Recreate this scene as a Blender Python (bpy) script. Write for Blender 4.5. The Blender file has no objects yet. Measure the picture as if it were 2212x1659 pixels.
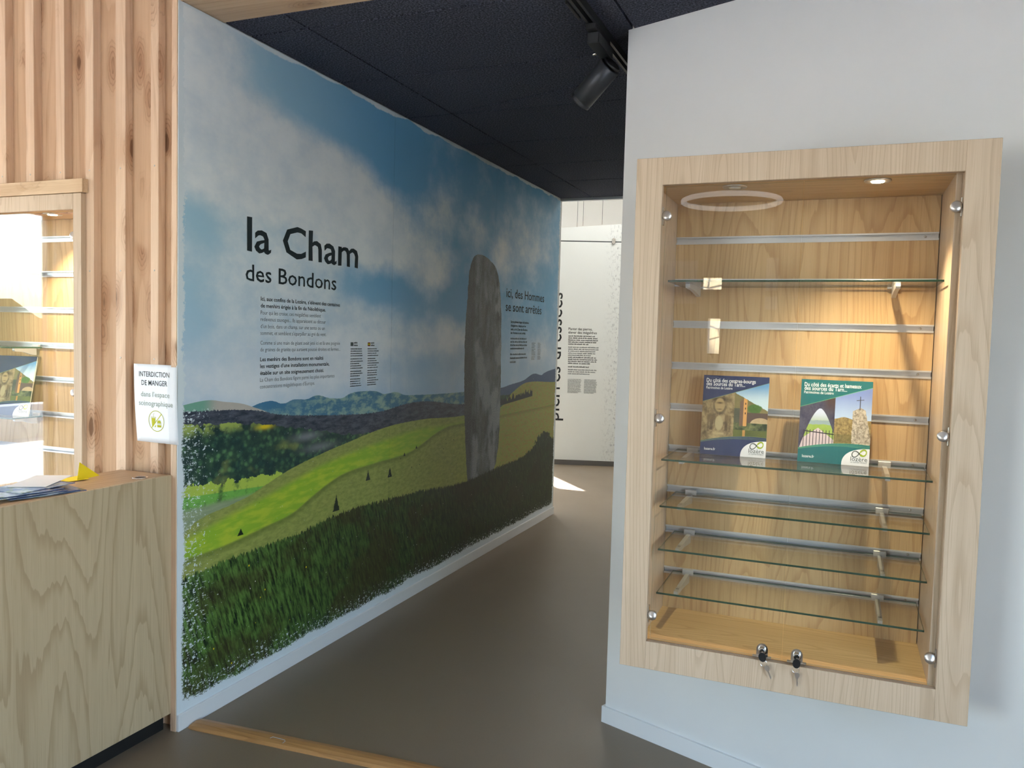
import bpy, bmesh, math, random
from mathutils import Matrix, Vector

sc = bpy.context.scene
COL = sc.collection

# ------------------------------------------------------------------ camera
# metres; mural wall is the plane x = 0, timber wall the plane y = 0, floor z = 0
F_PX, YAW, PITCH, ROLL = 1750.97, 0.3850, 0.0578, 0.0267
CAM = Vector((2.3001, -2.3403, 1.55))
fwd = Vector((-math.sin(YAW) * math.cos(PITCH), math.cos(YAW) * math.cos(PITCH), -math.sin(PITCH)))
rgt = Vector((math.cos(YAW), math.sin(YAW), 0))
upv = rgt.cross(fwd)
r2 = rgt * math.cos(ROLL) + upv * math.sin(ROLL)
u2 = upv * math.cos(ROLL) - rgt * math.sin(ROLL)
cd = bpy.data.cameras.new('camera')
cam = bpy.data.objects.new('camera', cd)
COL.objects.link(cam)
M = Matrix.Identity(4)
for i in range(3):
    M[i][0], M[i][1], M[i][2], M[i][3] = r2[i], u2[i], -fwd[i], CAM[i]
cam.matrix_world = M
cd.sensor_width = 36
cd.lens = F_PX / 2212 * 36
cd.clip_start = 0.05
cd.clip_end = 300
sc.camera = cam

# ------------------------------------------------------------------ world, sun, window portals, exposure
SUN_DIR = Vector((0.653, -0.757, 0)).normalized() * math.cos(math.radians(38)) + Vector((0, 0, -math.sin(math.radians(38))))
w = bpy.data.worlds.new('sky'); sc.world = w; w.use_nodes = True
nt = w.node_tree
sky = nt.nodes.new('ShaderNodeTexSky'); sky.sky_type = 'NISHITA'; sky.sun_disc = False
sky.sun_elevation = math.radians(38); sky.sun_rotation = math.radians(-41)
sky.air_density = 1.0; sky.dust_density = 1.3; sky.ozone_density = 0.8
nt.links.new(sky.outputs[0], nt.nodes['Background'].inputs[0])
nt.nodes['Background'].inputs[1].default_value = 0.85
sd = bpy.data.lights.new('sun', 'SUN'); sd.energy = 17; sd.angle = 0.009; sd.color = (1, .97, .94)
so = bpy.data.objects.new('sun', sd); COL.objects.link(so)
so.rotation_euler = SUN_DIR.to_track_quat('-Z', 'Y').to_euler(); so.location = (-6, 12, 9)
def portal(name, loc, nrm, sx, sy):
    d = bpy.data.lights.new(name, 'AREA'); d.shape = 'RECTANGLE'; d.size = sx; d.size_y = sy
    d.cycles.is_portal = True
    o = bpy.data.objects.new(name, d); COL.objects.link(o); o.location = loc
    o.rotation_euler = Vector(nrm).to_track_quat('-Z', 'Y').to_euler()
# the glazed openings: (wall, along-from, along-to, z0, z1)
WIN_REAR = [(-2.7, -.25, .25, 2.45), (.90, 1.12, 1.42, 2.24)]
WIN_LEFT = [(-2.28, -.35, .12, 2.45)]
WIN_RIGHT = [(-3.3, -1.7, .2, 2.5)]
XL, XR, YR, ZC = -3.5, 4.2, -6.0, 3.05
for k, (a, b, z0, z1) in enumerate(WIN_REAR):
    portal('daylight_rear', ((a + b) / 2, YR - .02, (z0 + z1) / 2), (0, 1, 0), b - a, z1 - z0)
for k, (a, b, z0, z1) in enumerate(WIN_LEFT):
    portal('daylight_left', (XL - .02, (a + b) / 2, (z0 + z1) / 2), (1, 0, 0), b - a, z1 - z0)
for k, (a, b, z0, z1) in enumerate(WIN_RIGHT):
    portal('daylight_right', (XR + .02, (a + b) / 2, (z0 + z1) / 2), (-1, 0, 0), b - a, z1 - z0)
WIN_FAR = [(4.8, 8.4, .15, 2.15)]
SLOT = (-3.27, -2.87, .3, 3.5)
for a, b, z0, z1 in WIN_FAR:
    portal('daylight_far', (-5.02, (a + b) / 2, (z0 + z1) / 2), (1, 0, 0), b - a, z1 - z0)
sc.view_settings.view_transform = 'Standard'
sc.view_settings.look = 'None'
sc.view_settings.gamma = 1
sc.view_settings.use_curve_mapping = False
sc.view_settings.exposure = 1.9
sc.cycles.use_denoising = True
sc.cycles.max_bounces = 7
sc.cycles.diffuse_bounces = 3
sc.cycles.adaptive_threshold = .02
sc.cycles.caustics_reflective = False
sc.cycles.caustics_refractive = False
sc.cycles.transparent_max_bounces = 24
sc.cycles.sample_clamp_indirect = 3

# ------------------------------------------------------------------ node helpers
def lin(c):
    return tuple((v / 12.92 if v <= .04045 else ((v + .055) / 1.055) ** 2.4) for v in c[:3])
def rgb(r, g, b):
    return lin((r / 255, g / 255, b / 255))

class S:
    """a shader value with arithmetic; builds Math nodes"""
    nt = None
    def __init__(s, sock): s.k = sock
    @staticmethod
    def new(kind, **kw):
        n = S.nt.nodes.new(kind)
        for a, v in kw.items(): setattr(n, a, v)
        return n
    @staticmethod
    def put(inp, v):
        if isinstance(v, S): S.nt.links.new(v.k, inp)
        elif isinstance(v, (tuple, list)):
            v = tuple(v)
            inp.default_value = v + (1,) if (inp.type == 'RGBA' and len(v) == 3) else v
        else: inp.default_value = v
    @staticmethod
    def m(op, a, b=0.0, c=None, clamp=False):
        n = S.new('ShaderNodeMath', operation=op, use_clamp=clamp)
        S.put(n.inputs[0], a); S.put(n.inputs[1], b)
        if c is not None: S.put(n.inputs[2], c)
        return S(n.outputs[0])
    def __add__(s, o): return S.m('ADD', s, o)
    __radd__ = __add__
    def __sub__(s, o): return S.m('SUBTRACT', s, o)
    def __rsub__(s, o): return S.m('SUBTRACT', o, s)
    def __mul__(s, o): return S.m('MULTIPLY', s, o)
    __rmul__ = __mul__
    def __truediv__(s, o): return S.m('DIVIDE', s, o)
def mn(a, b): return S.m('MINIMUM', a, b)
def mx(a, b): return S.m('MAXIMUM', a, b)
def lt(a, b): return S.m('LESS_THAN', a, b)
def frac(a): return S.m('FRACT', a)
def absv(a): return S.m('ABSOLUTE', a)
def sst(x, a, b):
    n = S.new('ShaderNodeMapRange', interpolation_type='SMOOTHSTEP')
    S.put(n.inputs[0], x); n.inputs[1].default_value = a; n.inputs[2].default_value = b
    n.inputs[3].default_value = 0; n.inputs[4].default_value = 1
    if a > b:
        n.inputs[1].default_value = b; n.inputs[2].default_value = a
        n.inputs[3].default_value = 1; n.inputs[4].default_value = 0
    return S(n.outputs[0])
def vec(x, y, z=0.0):
    n = S.new('ShaderNodeCombineXYZ')
    for i, v in enumerate((x, y, z)): S.put(n.inputs[i], v)
    return S(n.outputs[0])
def noise(v, scale=1.0, detail=2.0, rough=.5, dist=0.0):
    n = S.new('ShaderNodeTexNoise'); S.put(n.inputs['Vector'], v)
    n.inputs['Scale'].default_value = scale; n.inputs['Detail'].default_value = detail
    n.inputs['Roughness'].default_value = rough; n.inputs['Distortion'].default_value = dist
    return S(n.outputs[0])
def voro(v, scale=1.0, out=0, rnd=1.0):
    n = S.new('ShaderNodeTexVoronoi'); S.put(n.inputs['Vector'], v); n.inputs['Scale'].default_value = scale
    n.inputs['Randomness'].default_value = rnd
    return S(n.outputs[out])
def voro_edge(v, scale=1.0):
    n = S.new('ShaderNodeTexVoronoi', feature='DISTANCE_TO_EDGE'); S.put(n.inputs['Vector'], v)
    n.inputs['Scale'].default_value = scale
    return S(n.outputs[0])
def mixc(f, a, b):
    n = S.new('ShaderNodeMix', data_type='RGBA'); n.clamp_factor = True
    S.put(n.inputs[0], f); S.put(n.inputs[6], a); S.put(n.inputs[7], b)
    return S(n.outputs[2])
def curve(x, pts, x0, x1, y0, y1):
    """piecewise profile y(x) through a Float Curve node"""
    n = S.new('ShaderNodeFloatCurve')
    S.put(n.inputs[1], (x - x0) / (x1 - x0))
    c = n.mapping.curves[0]
    q = [((a - x0) / (x1 - x0), (b - y0) / (y1 - y0)) for a, b in pts]
    c.points[0].location = q[0]; c.points[1].location = q[-1]
    for a in q[1:-1]: c.points.new(*a)
    for p_ in c.points: p_.handle_type = 'AUTO_CLAMPED'
    n.mapping.update()
    return S(n.outputs[0]) * (y1 - y0) + y0
def blob(x, y, cx, cy, rx, ry):
    a = (x - cx) / rx; b = (y - cy) / ry
    return S.m('POWER', 2.718, (a * a + b * b) * -1.0)
def objco():
    n = S.new('ShaderNodeTexCoord'); s = S.new('ShaderNodeSeparateXYZ')
    S.nt.links.new(n.outputs['Object'], s.inputs[0])
    return S(s.outputs[0]), S(s.outputs[1]), S(s.outputs[2])
def rnd():
    return S(S.new('ShaderNodeObjectInfo').outputs['Random'])

MATS = {}
def mat(name, fn):
    """new material; fn(bsdf) sets it up with the helpers above"""
    m = bpy.data.materials.new(name); m.use_nodes = True
    S.nt = m.node_tree
    fn(m.node_tree.nodes['Principled BSDF'])
    MATS[name] = m
    return m
def bump(b, h, strength=.3, dist=.002):
    n = S.new('ShaderNodeBump'); n.inputs['Strength'].default_value = strength; n.inputs['Distance'].default_value = dist
    S.put(n.inputs['Height'], h); S.nt.links.new(n.outputs[0], b.inputs['Normal'])
def setb(b, col, rough=.5, metal=0.0, spec=.5):
    S.put(b.inputs['Base Color'], col); S.put(b.inputs['Roughness'], rough); S.put(b.inputs['Metallic'], metal)
    b.inputs['Specular IOR Level'].default_value = spec
def plain(name, col, rough=.5, metal=0.0, spec=.5, grain=0.0, gs=60):
    def f(b):
        c = col
        if grain:
            x, y, z = objco()
            c = mixc(noise(vec(x, y, z), gs, 3), tuple(v * (1 - grain) for v in col), tuple(min(1, v * (1 + grain)) for v in col))
        setb(b, c, rough, metal, spec)
    return mat(name, f)

def wood(name, axis, light, dark, knots=0.0, rough=.45, ring=40.0, fine=1.0, across=4.0, contrast=.36):
    """veneer: contour lines of stretched noise give cathedral grain, plus fine pores; axis = grain direction"""
    def f(b):
        x, y, z = objco()
        o = rnd() * 37.0
        g, s, t = {'x': (x, y, z), 'y': (y, x, z), 'z': (z, x, y)}[axis]
        v = vec(s * across + o, t * across + o * .7, g * .36 + o * .3)
        n = noise(v, 1.0, 1.0, .4) + noise(vec(s * 30 + o, t * 30, g * 1.5), 1.0, 2) * .03
        r = frac(n * ring)
        line = sst(r, .60, .96) * sst(r, 1.0, .96)
        pore = noise(vec(s * 420 + o, t * 420, g * 6.0), 1.0, 2, .6)
        streak = noise(vec(s * 60 + o, t * 60, g * .8), 1.0, 3, .6)
        slow = noise(vec(s * 6 + o, t * 6, g * .4), 1.0, 2)
        d = tuple(dark); l = tuple(light)
        mid = tuple((a * .55 + c * .45) for a, c in zip(l, d))
        c = mixc(sst(slow, .3, .7) * .35, l, mid)
        c = mixc(sst(streak, .40, .70) * .5 * fine, c, mid)
        c = mixc(sst(pore, .52, .74) * .40 * fine, c, d)
        c = mixc(line * contrast, c, d)
        if knots:
            kv = vec(s * 10 + o, t * 10 + o, g * 3.4 + o)
            kd = voro(kv, 1.0, 0) + (noise(vec(s * 60, t * 60, g * 20 + o), 1.0, 2) - .5) * .10
            h = noise(vec(s * 3 + o * 2, t * 3, g * 2.2), 1.0, 1)
            on = sst(h, .47, .53)
            halo = sst(kd, .50, .16) * on; k = sst(kd, .17, .10) * on
            rr = frac(kd * 16)
            c = mixc(halo * .55, c, tuple(v_ * .92 for v_ in d))
            c = mixc(halo * sst(rr, .5, .9) * sst(rr, 1., .9) * .6, c, tuple(v_ * .6 for v_ in d))
            c = mixc(k * knots, c, tuple(v_ * .42 for v_ in d))
        setb(b, c, rough, 0, .35)
        bump(b, pore + line * .5, .12, .0006)
    return mat(name, f)

OAK_L, OAK_D = rgb(212, 188, 162), rgb(168, 138, 108)
wood('oak_z', 'z', OAK_L, OAK_D)
wood('oak_x', 'x', rgb(218, 184, 134), rgb(166, 126, 78))
wood('oak_back', 'z', rgb(214, 180, 132), rgb(164, 122, 76), across=3, ring=36, contrast=.42)
wood('oak_short', 'z', OAK_L, OAK_D, across=6)
wood('counter_oak', 'z', rgb(204, 182, 148), rgb(160, 134, 100), across=2.4, ring=34, contrast=.5)
wood('counter_top_oak', 'y', rgb(208, 172, 134), rgb(164, 124, 86), across=3)
wood('larch', 'z', rgb(228, 196, 166), rgb(178, 128, 92), knots=.95, ring=12, across=4, contrast=.26, fine=.7)
wood('larch_board', 'z', rgb(222, 186, 152), rgb(172, 120, 84), knots=.95, ring=12, across=4, contrast=.26, fine=.7)
wood('larch_x', 'x', rgb(222, 192, 156), rgb(176, 132, 94), knots=.6, ring=14, across=3, contrast=.35)
wood('rear_cladding', 'z', rgb(218, 210, 200), rgb(184, 168, 152), ring=14, across=5, contrast=.4)
wood('threshold_oak', 'x', rgb(200, 152, 98), rgb(140, 94, 52), ring=30, across=9, rough=.35)
plain('white_paint', rgb(232, 231, 230), .6, grain=.02, gs=8)
plain('white_base', rgb(236, 236, 236), .4)
plain('cream_paint', rgb(240, 238, 232), .7)
plain('black_metal', rgb(34, 35, 37), .42, 0, .5, grain=.12, gs=90)
plain('black_plastic', rgb(18, 19, 22), .45)
plain('black_laminate', rgb(24, 23, 22), .6)
plain('dark_plinth', rgb(92, 90, 88), .6)
plain('chrome', rgb(225, 222, 218), .16, 1.0)
plain('nickel', rgb(205, 198, 192), .34, 1.0)
plain('aluminium', rgb(218, 219, 223), .34, .55)
plain('lamp_black', rgb(62, 64, 68), .38, .3)
plain('bracket_grey', rgb(198, 198, 200), .4, .3)
plain('ink', rgb(42, 46, 48), .6, 0, .2)
plain('ink_grey', rgb(96, 102, 106), .6, 0, .2)
plain('ink_dark_teal', rgb(40, 50, 54), .6, 0, .2)
plain('ink_green_grey', rgb(142, 152, 138), .6, 0, .2)
plain('ink_olive', rgb(186, 182, 30), .6, 0, .2)
plain('ink_white', rgb(246, 246, 246), .5, 0, .2)
plain('ink_lime', rgb(168, 186, 40), .5, 0, .2)
plain('ink_slate', rgb(92, 98, 92), .5, 0, .2)
plain('ink_red', rgb(150, 60, 50), .6, 0, .2)
plain('paper_white', rgb(238, 238, 242), .35)
plain('paper_page', rgb(235, 230, 220), .7)
plain('sticky_yellow', rgb(250, 220, 20), .6)
plain('rubber_grey', rgb(120, 120, 122), .5)
plain('seam_dark', rgb(60, 66, 70), .7)

def f_ceiling(b):
    x, y, z = objco(); o = rnd() * 20
    n = noise(vec(x * 130 + o, y * 130, 0), 1, 4, .75)
    n2 = noise(vec(x * 2 + o, y * 2, 0), 1, 2)
    c = mixc(sst(n, .38, .72), rgb(34, 36, 44), rgb(122, 126, 146))
    c = mixc(n2 * .4, c, rgb(62, 64, 76))
    setb(b, c, .9, 0, .2); bump(b, n, .9, .006)
mat('wood_wool_black', f_ceiling)

def f_floor(b):
    x, y, z = objco()
    n = noise(vec(x, y, z), 420, 2, .6); n2 = noise(vec(x, y, z), 1.3, 4, .6)
    c = mixc(n, rgb(126, 111, 94), rgb(150, 134, 114))
    c = mixc(n2 * .35, c, rgb(118, 104, 88))
    setb(b, c, n2 * .12 + .36, 0, .45); bump(b, n, .06, .0005)
mat('vinyl_floor', f_floor)

def thin_glass(name, tint, f0=.045, edge=False):
    m = bpy.data.materials.new(name); m.use_nodes = True; S.nt = m.node_tree
    ns = S.nt.nodes; out = ns['Material Output']; ns.remove(ns['Principled BSDF'])
    tr = ns.new('ShaderNodeBsdfTransparent'); tr.inputs[0].default_value = tint + (1,)
    gl = ns.new('ShaderNodeBsdfGlossy'); gl.inputs['Roughness'].default_value = .0
    lw = ns.new('ShaderNodeLayerWeight'); lw.inputs[0].default_value = .5
    fz = S.m('POWER', S(lw.outputs['Facing']), 5.0) * (1 - f0) + f0
    mxs = ns.new('ShaderNodeMixShader')
    S.nt.links.new(fz.k, mxs.inputs[0]); S.nt.links.new(tr.outputs[0], mxs.inputs[1]); S.nt.links.new(gl.outputs[0], mxs.inputs[2])
    S.nt.links.new(mxs.outputs[0], out.inputs[0]); MATS[name] = m
thin_glass('glass', (.985, .99, .985), .055)
thin_glass('shelf_glass', (.975, .99, .98))
plain('glass_edge', rgb(38, 72, 56), .15, 0, .6)
thin_glass('clear_tape', (.97, .97, .97), .06)

def emit(name, col, st):
    m = bpy.data.materials.new(name); m.use_nodes = True; b = m.node_tree.nodes['Principled BSDF']
    b.inputs['Base Color'].default_value = (.9, .9, .9, 1)
    b.inputs['Emission Color'].default_value = tuple(col) + (1,); b.inputs['Emission Strength'].default_value = st
    MATS[name] = m
emit('led_on', (1, .86, .62), 22)
emit('fill_panel', (1, .97, .92), 1.0)  # glow of the added far-room fill light
plain('led_off', rgb(225, 220, 210), .4)
emit('ring_lamp', (1, .97, .92), .45)

# ------------------------------------------------------------------ geometry helpers
def wm(o):
    m = o.matrix_basis
    if o.parent: m = wm(o.parent) @ o.matrix_parent_inverse @ m
    return m
def attach(o, parent):
    if parent is not None:
        o.parent = parent; o.matrix_parent_inverse = wm(parent).inverted()
def tag(o, label=None, cat=None, group=None, kind=None):
    if label: o['label'] = label
    if cat: o['category'] = cat
    if group: o['group'] = group
    if kind: o['kind'] = kind
    return o
def mesh_obj(name, me, m, parent=None, smooth=False):
    o = bpy.data.objects.new(name, me); COL.objects.link(o)
    for mm in ([m] if isinstance(m, str) else m): me.materials.append(MATS[mm])
    if smooth:
        for p_ in me.polygons: p_.use_smooth = True
    return o
def bm_obj(name, bm, m, parent=None, loc=(0, 0, 0), smooth=False, mw=None):
    me = bpy.data.meshes.new(name); bm.to_mesh(me); bm.free()
    o = mesh_obj(name, me, m, parent, smooth)
    o.matrix_basis = mw if mw is not None else Matrix.Translation(loc)
    attach(o, parent); return o
def bbox(bm, x0, x1, y0, y1, z0, z1, bev=0.0, seg=1):
    r = bmesh.ops.create_cube(bm, size=1)
    vs = r['verts']
    for v in vs:
        v.co = Vector(((x0 + x1) / 2 + v.co.x * (x1 - x0), (y0 + y1) / 2 + v.co.y * (y1 - y0), (z0 + z1) / 2 + v.co.z * (z1 - z0)))
    if bev:
        es = list({e for v in vs for e in v.link_edges})
        bmesh.ops.bevel(bm, geom=es, offset=bev, segments=seg, affect='EDGES', profile=.5)
def box(name, x0, x1, y0, y1, z0, z1, m, parent=None, bev=0.0, seg=1):
    c = Vector(((x0 + x1) / 2, (y0 + y1) / 2, (z0 + z1) / 2))
    bm = bmesh.new(); bbox(bm, x0 - c.x, x1 - c.x, y0 - c.y, y1 - c.y, z0 - c.z, z1 - c.z, bev, seg)
    return bm_obj(name, bm, m, parent, c)
def boxes(name, lst, m, parent=None, mw=None):
    bm = bmesh.new()
    for b in lst: bbox(bm, *b)
    return bm_obj(name, bm, m, parent, mw=mw if mw is not None else Matrix.Identity(4))
def prism(bm, pts, a0, a1, axis='z', bev=0):
    """extrude a 2-D polygon between a0 and a1 on an axis"""
    def P(u, v, a): return {'z': (u, v, a), 'y': (u, a, v), 'x': (a, u, v)}[axis]
    lo = [bm.verts.new(P(u, v, a0)) for u, v in pts]; hi = [bm.verts.new(P(u, v, a1)) for u, v in pts]
    n = len(pts)
    bm.faces.new(lo[::-1]); bm.faces.new(hi)
    for i in range(n): bm.faces.new((lo[i], lo[(i + 1) % n], hi[(i + 1) % n], hi[i]))
    bmesh.ops.recalc_face_normals(bm, faces=bm.faces)
def lathe(bm, prof, axis=Vector((0, 0, 1)), org=Vector((0, 0, 0)), seg=24):
    """profile of (radius, height) turned about an axis"""
    q = Vector(axis).to_track_quat('Z', 'Y').to_matrix()
    rings = []
    for r, h in prof:
        rings.append([bm.verts.new(org + q @ Vector((r * math.cos(2 * math.pi * k / seg), r * math.sin(2 * math.pi * k / seg), h))) for k in range(seg)])
    for a, b in zip(rings, rings[1:]):
        for k in range(seg): bm.faces.new((a[k], a[(k + 1) % seg], b[(k + 1) % seg], b[k]))
    bm.faces.new(rings[0][::-1]); bm.faces.new(rings[-1])
    bmesh.ops.recalc_face_normals(bm, faces=bm.faces)
def tube(bm, pts, r, seg=8, closed=False):
    pts = [Vector(p_) for p_ in pts]; n = len(pts); rings = []
    for i, p_ in enumerate(pts):
        d = (pts[(i + 1) % n] - pts[i - 1]) if closed else (pts[min(i + 1, n - 1)] - pts[max(i - 1, 0)])
        q = d.to_track_quat('Z', 'Y').to_matrix()
        rings.append([bm.verts.new(p_ + q @ Vector((r * math.cos(2 * math.pi * k / seg), r * math.sin(2 * math.pi * k / seg), 0))) for k in range(seg)])
    rng = range(n) if closed else range(n - 1)
    for i in rng:
        a, b = rings[i], rings[(i + 1) % n]
        for k in range(seg): bm.faces.new((a[k], a[(k + 1) % seg], b[(k + 1) % seg], b[k]))
    if not closed: bm.faces.new(rings[0][::-1]); bm.faces.new(rings[-1])
    bmesh.ops.recalc_face_normals(bm, faces=bm.faces)
def lathe_obj(name, prof, axis, org, m, parent=None, seg=24, smooth=True):
    bm = bmesh.new(); lathe(bm, prof, Vector(axis), Vector((0, 0, 0)), seg)
    o = bm_obj(name, bm, m, parent, org)
    if smooth:
        for p_ in o.data.polygons: p_.use_smooth = len(p_.vertices) == 4
    return o
def empty(name, loc, label=None, cat=None, group=None, kind=None):
    o = bpy.data.objects.new(name, None); COL.objects.link(o); o.empty_display_size = .1
    o.matrix_basis = Matrix.Translation(loc)
    return tag(o, label, cat, group, kind)
def copy_tree(o, loc, parent=None):
    c = o.copy(); COL.objects.link(c)
    if parent is None: c.matrix_basis = Matrix.Translation(loc)
    else: c.parent = parent; c.matrix_parent_inverse = o.matrix_parent_inverse.copy()
    for ch in o.children: copy_tree(ch, None, c)
    return c

# ------------------------------------------------------------------ lettering
_dg = bpy.context.evaluated_depsgraph_get
def text_mesh(body, bold=0.0, spacing=1.0):
    cu = bpy.data.curves.new('t', 'FONT'); cu.body = body; cu.size = 1; cu.offset = bold; cu.resolution_u = 2
    cu.space_character = spacing
    o = bpy.data.objects.new('t', cu); COL.objects.link(o)
    me = bpy.data.meshes.new_from_object(o.evaluated_get(_dg()))
    bpy.data.objects.remove(o); bpy.data.curves.remove(cu)
    return me
CAP = max(v.co.y for v in text_mesh('H').vertices)
ASC = max(v.co.y for v in text_mesh('l').vertices)
def letter(name, body, mw, cap, width, m, parent, bold=0.0, jitter=0.0, words=False):
    """flat lettering: baseline starts at mw's origin, runs along its x; cap = capital height"""
    def ext(t):
        me = text_mesh(t, bold); xs = [v.co.x for v in me.vertices]; return me, min(xs), max(xs)
    full, x0, x1 = ext(body)
    sx = width / (x1 - x0) if width else cap / CAP
    rnd_ = random.Random(7)
    if words:
        ws = body.split(' '); parts = []
        for k, t in enumerate(ws):
            _, a0, a1 = ext(' '.join(ws[:k + 1])); me, b0, b1 = ext(t); parts.append((me, b0, (a1 - x0) - (b1 - b0)))
    else: parts = [(full, x0, 0.0)]
    o = None
    for me, b0, off in parts:
        for v in me.vertices:
            v.co.x = (v.co.x - b0 + off) * sx + rnd_.uniform(-1, 1) * jitter
            v.co.y = v.co.y * cap / CAP + rnd_.uniform(-1, 1) * jitter
        me.name = name
        o = mesh_obj(name, me, m); o.matrix_basis = mw; attach(o, parent)
        if not words: o['kind'] = 'stuff'
    return o
def frame_m(org, ex, ey):
    ex, ey = Vector(ex).normalized(), Vector(ey).normalized(); ez = ex.cross(ey)
    m = Matrix.Identity(4)
    for i in range(3): m[i][0], m[i][1], m[i][2], m[i][3] = ex[i], ey[i], ez[i], org[i]
    return m
def word_bars(name, lines, mw, h, m, parent, seed=1):
    """print too small to read: words as small marks. lines: (x, y, width)"""
    r = random.Random(seed); vs = []; fs = []
    for x, y, wd in lines:
        p_ = x
        while p_ < x + wd - h:
            l = min(h * r.uniform(1.2, 6), x + wd - p_)
            q = p_
            while q < p_ + l:
                lw = h * .55; hh = h * r.choice((1, 1, 1.35, 1.0))
                k = len(vs); vs += [(q, y, 0), (q + lw * .62, y, 0), (q + lw * .62, y + hh, 0), (q, y + hh, 0)]; fs.append((k, k + 1, k + 2, k + 3)); q += lw
            p_ += l + h * .7
    me = bpy.data.meshes.new(name); me.from_pydata(vs, [], fs)
    o = mesh_obj(name, me, m); o.matrix_basis = mw; attach(o, parent); o['kind'] = 'stuff'; return o

# ------------------------------------------------------------------ the setting
HC = 2.748
def struct(o): o['kind'] = 'structure'; return o
struct(box('floor', -5.15, 4.4, -6.2, 9.0, -.12, 0, 'vinyl_floor'))
struct(box('ceiling_room', XL, XR, YR, .06, ZC, ZC + .1, 'white_paint'))
# timber lintel over the opening
lint = struct(box('trim_1', -.0025, 4.3, .0, .235, HC, ZC, 'larch_x', bev=.003))
# black ceiling of wood-wool panels
cl = empty('ceiling', (0, .3, HC), kind='structure')
xs_ = [0.0, .285, 1.50, 2.7]
ys_ = [.236, .385, 1.02, 1.67, 2.34, 2.985, 3.6, 4.33]
def panel(pts):
    cx = sum(p_[0] for p_ in pts) / len(pts); cy = sum(p_[1] for p_ in pts) / len(pts)
    q = []
    for x, y in pts:
        d = Vector((cx - x, cy - y)); q.append((x - cx + (.0045 if d.x > 0 else -.0045), y - cy + (.0045 if d.y > 0 else -.0045)))
    bm = bmesh.new(); prism(bm, q, 0, .03)
    bm_obj('acoustic_panel', bm, 'wood_wool_black', cl, (cx, cy, HC))
for i in range(3):
    for j in range(len(ys_) - 1):
        x0, x1, y0, y1 = xs_[i], xs_[i + 1], ys_[j], ys_[j + 1]
        if i == 1 and j == 2:      # cut on the skew line that follows the white wall
            panel([(x0, y0), (x1, y0), (x1, 1.262), (x0, 1.655)]); panel([(x0, 1.66), (x1, 1.267), (x1, y1), (x0, y1)])
        else: panel([(x0, y0), (x1, y0), (x1, y1), (x0, y1)])
box('backing_board', -.1, 2.8, .236, 4.36, HC + .02, ZC + .1, 'black_laminate', cl)
struct(box('trim_2', -.13, 1.6, 4.335, 4.375, HC - .02, HC + .9, 'white_base'))

# mural partition core
struct(box('wall_centre', -.13, -.006, .04, 4.362, 0, HC + .3, 'white_paint'))
struct(box('wall_centre_end', -.13, .001, 4.362, 4.372, 0, HC, 'white_base'))
bb = struct(box('baseboard_left', -.004, .009, .0, 4.376, 0, .066, 'white_base', bev=.0015))

struct(box('wall_backing', XL, -.13, .36, .40, 0, ZC + .1, 'white_paint'))
struct(box('ceiling_backing', XL, -.002, .06, .42, ZC, ZC + .1, 'white_paint'))
struct(box('ceiling_void', -.002, 4.3, .06, .9, ZC + .1, ZC + .14, 'black_laminate'))
# white skew wall with the display case let into it
WA, WB, WANG = 1.4783, .7920, -.3518
WM = Matrix.Translation((WA, WB, 0)) @ Matrix.Rotation(WANG, 4, 'Z')
wl = 2.95
def wf(x): return WB + (x - WA) * math.tan(WANG)                      # front face of the wall at x
def wk(x): return wf(x) + .11 / math.cos(WANG)                          # back face
X1h, X2h, XE = 1.700, 2.657, WA + wl * math.cos(WANG)
bm = bmesh.new()
prism(bm, [(WA, WB), (X1h, wf(X1h)), (X1h, wk(X1h)), (WA, wk(WA))], 0, ZC + .1)
prism(bm, [(X2h, wf(X2h)), (XE, wf(XE)), (XE, wk(XE)), (X2h, wk(X2h))], 0, ZC + .1)
for z0, z1 in ((0, .530), (2.098, ZC + .1)):
    prism(bm, [(X1h, wf(X1h)), (X2h, wf(X2h)), (X2h, wk(X2h)), (X1h, wk(X1h))], z0, z1)
struct(bm_obj('wall_right', bm, 'white_paint'))
br = boxes('baseboard_right', [(-.011, wl, -.011, 0, 0, .066)], 'white_base', mw=WM); struct(br)
br2 = boxes('baseboard_corner', [(-.011, 0, 0, .5, 0, .066)], 'white_base', mw=WM); struct(br2)
struct(box('wall_passage', WA + .0, WA + .12, WB + .10, 4.36, 0, HC + .3, 'white_paint'))

# far room
s0, s1, sz0, sz1 = SLOT
struct(boxes('wall_far', [(-5.1, s0, 8.8, 8.95, 0, 3.9), (s1, 3.2, 8.8, 8.95, 0, 3.9), (s0, s1, 8.8, 8.95, 0, sz0), (s0, s1, 8.8, 8.95, sz1, 3.9)], 'cream_paint'))
struct(box('wall_far_right', 3.0, 3.15, 4.3, 8.9, 0, 3.9, 'cream_paint'))
struct(boxes('wall_far_front', [(-5.1, -.13, 4.25, 4.36, 0, 3.9), (-.13, 3.1, 4.376, 4.40, HC + .35, 3.9), (1.6, 3.1, 4.25, 4.37, 0, 3.9)], 'cream_paint'))
struct(box('ceiling_far', -5.15, 3.2, 4.3, 8.95, 3.9, 4.0, 'cream_paint'))
fl = empty('added_fill_light', (.6, 6.4, 3.9), 'flat warm white fill light added out of view to brighten the far room', 'lamp')  # unseen fill light, added to brighten the far room
box('fill_housing', -.9, 1.9, 5.6, 7.4, 3.84, 3.9, 'white_base', fl); box('fill_diffuser', -.86, 1.86, 5.64, 7.36, 3.832, 3.842, 'fill_panel', fl)

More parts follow.
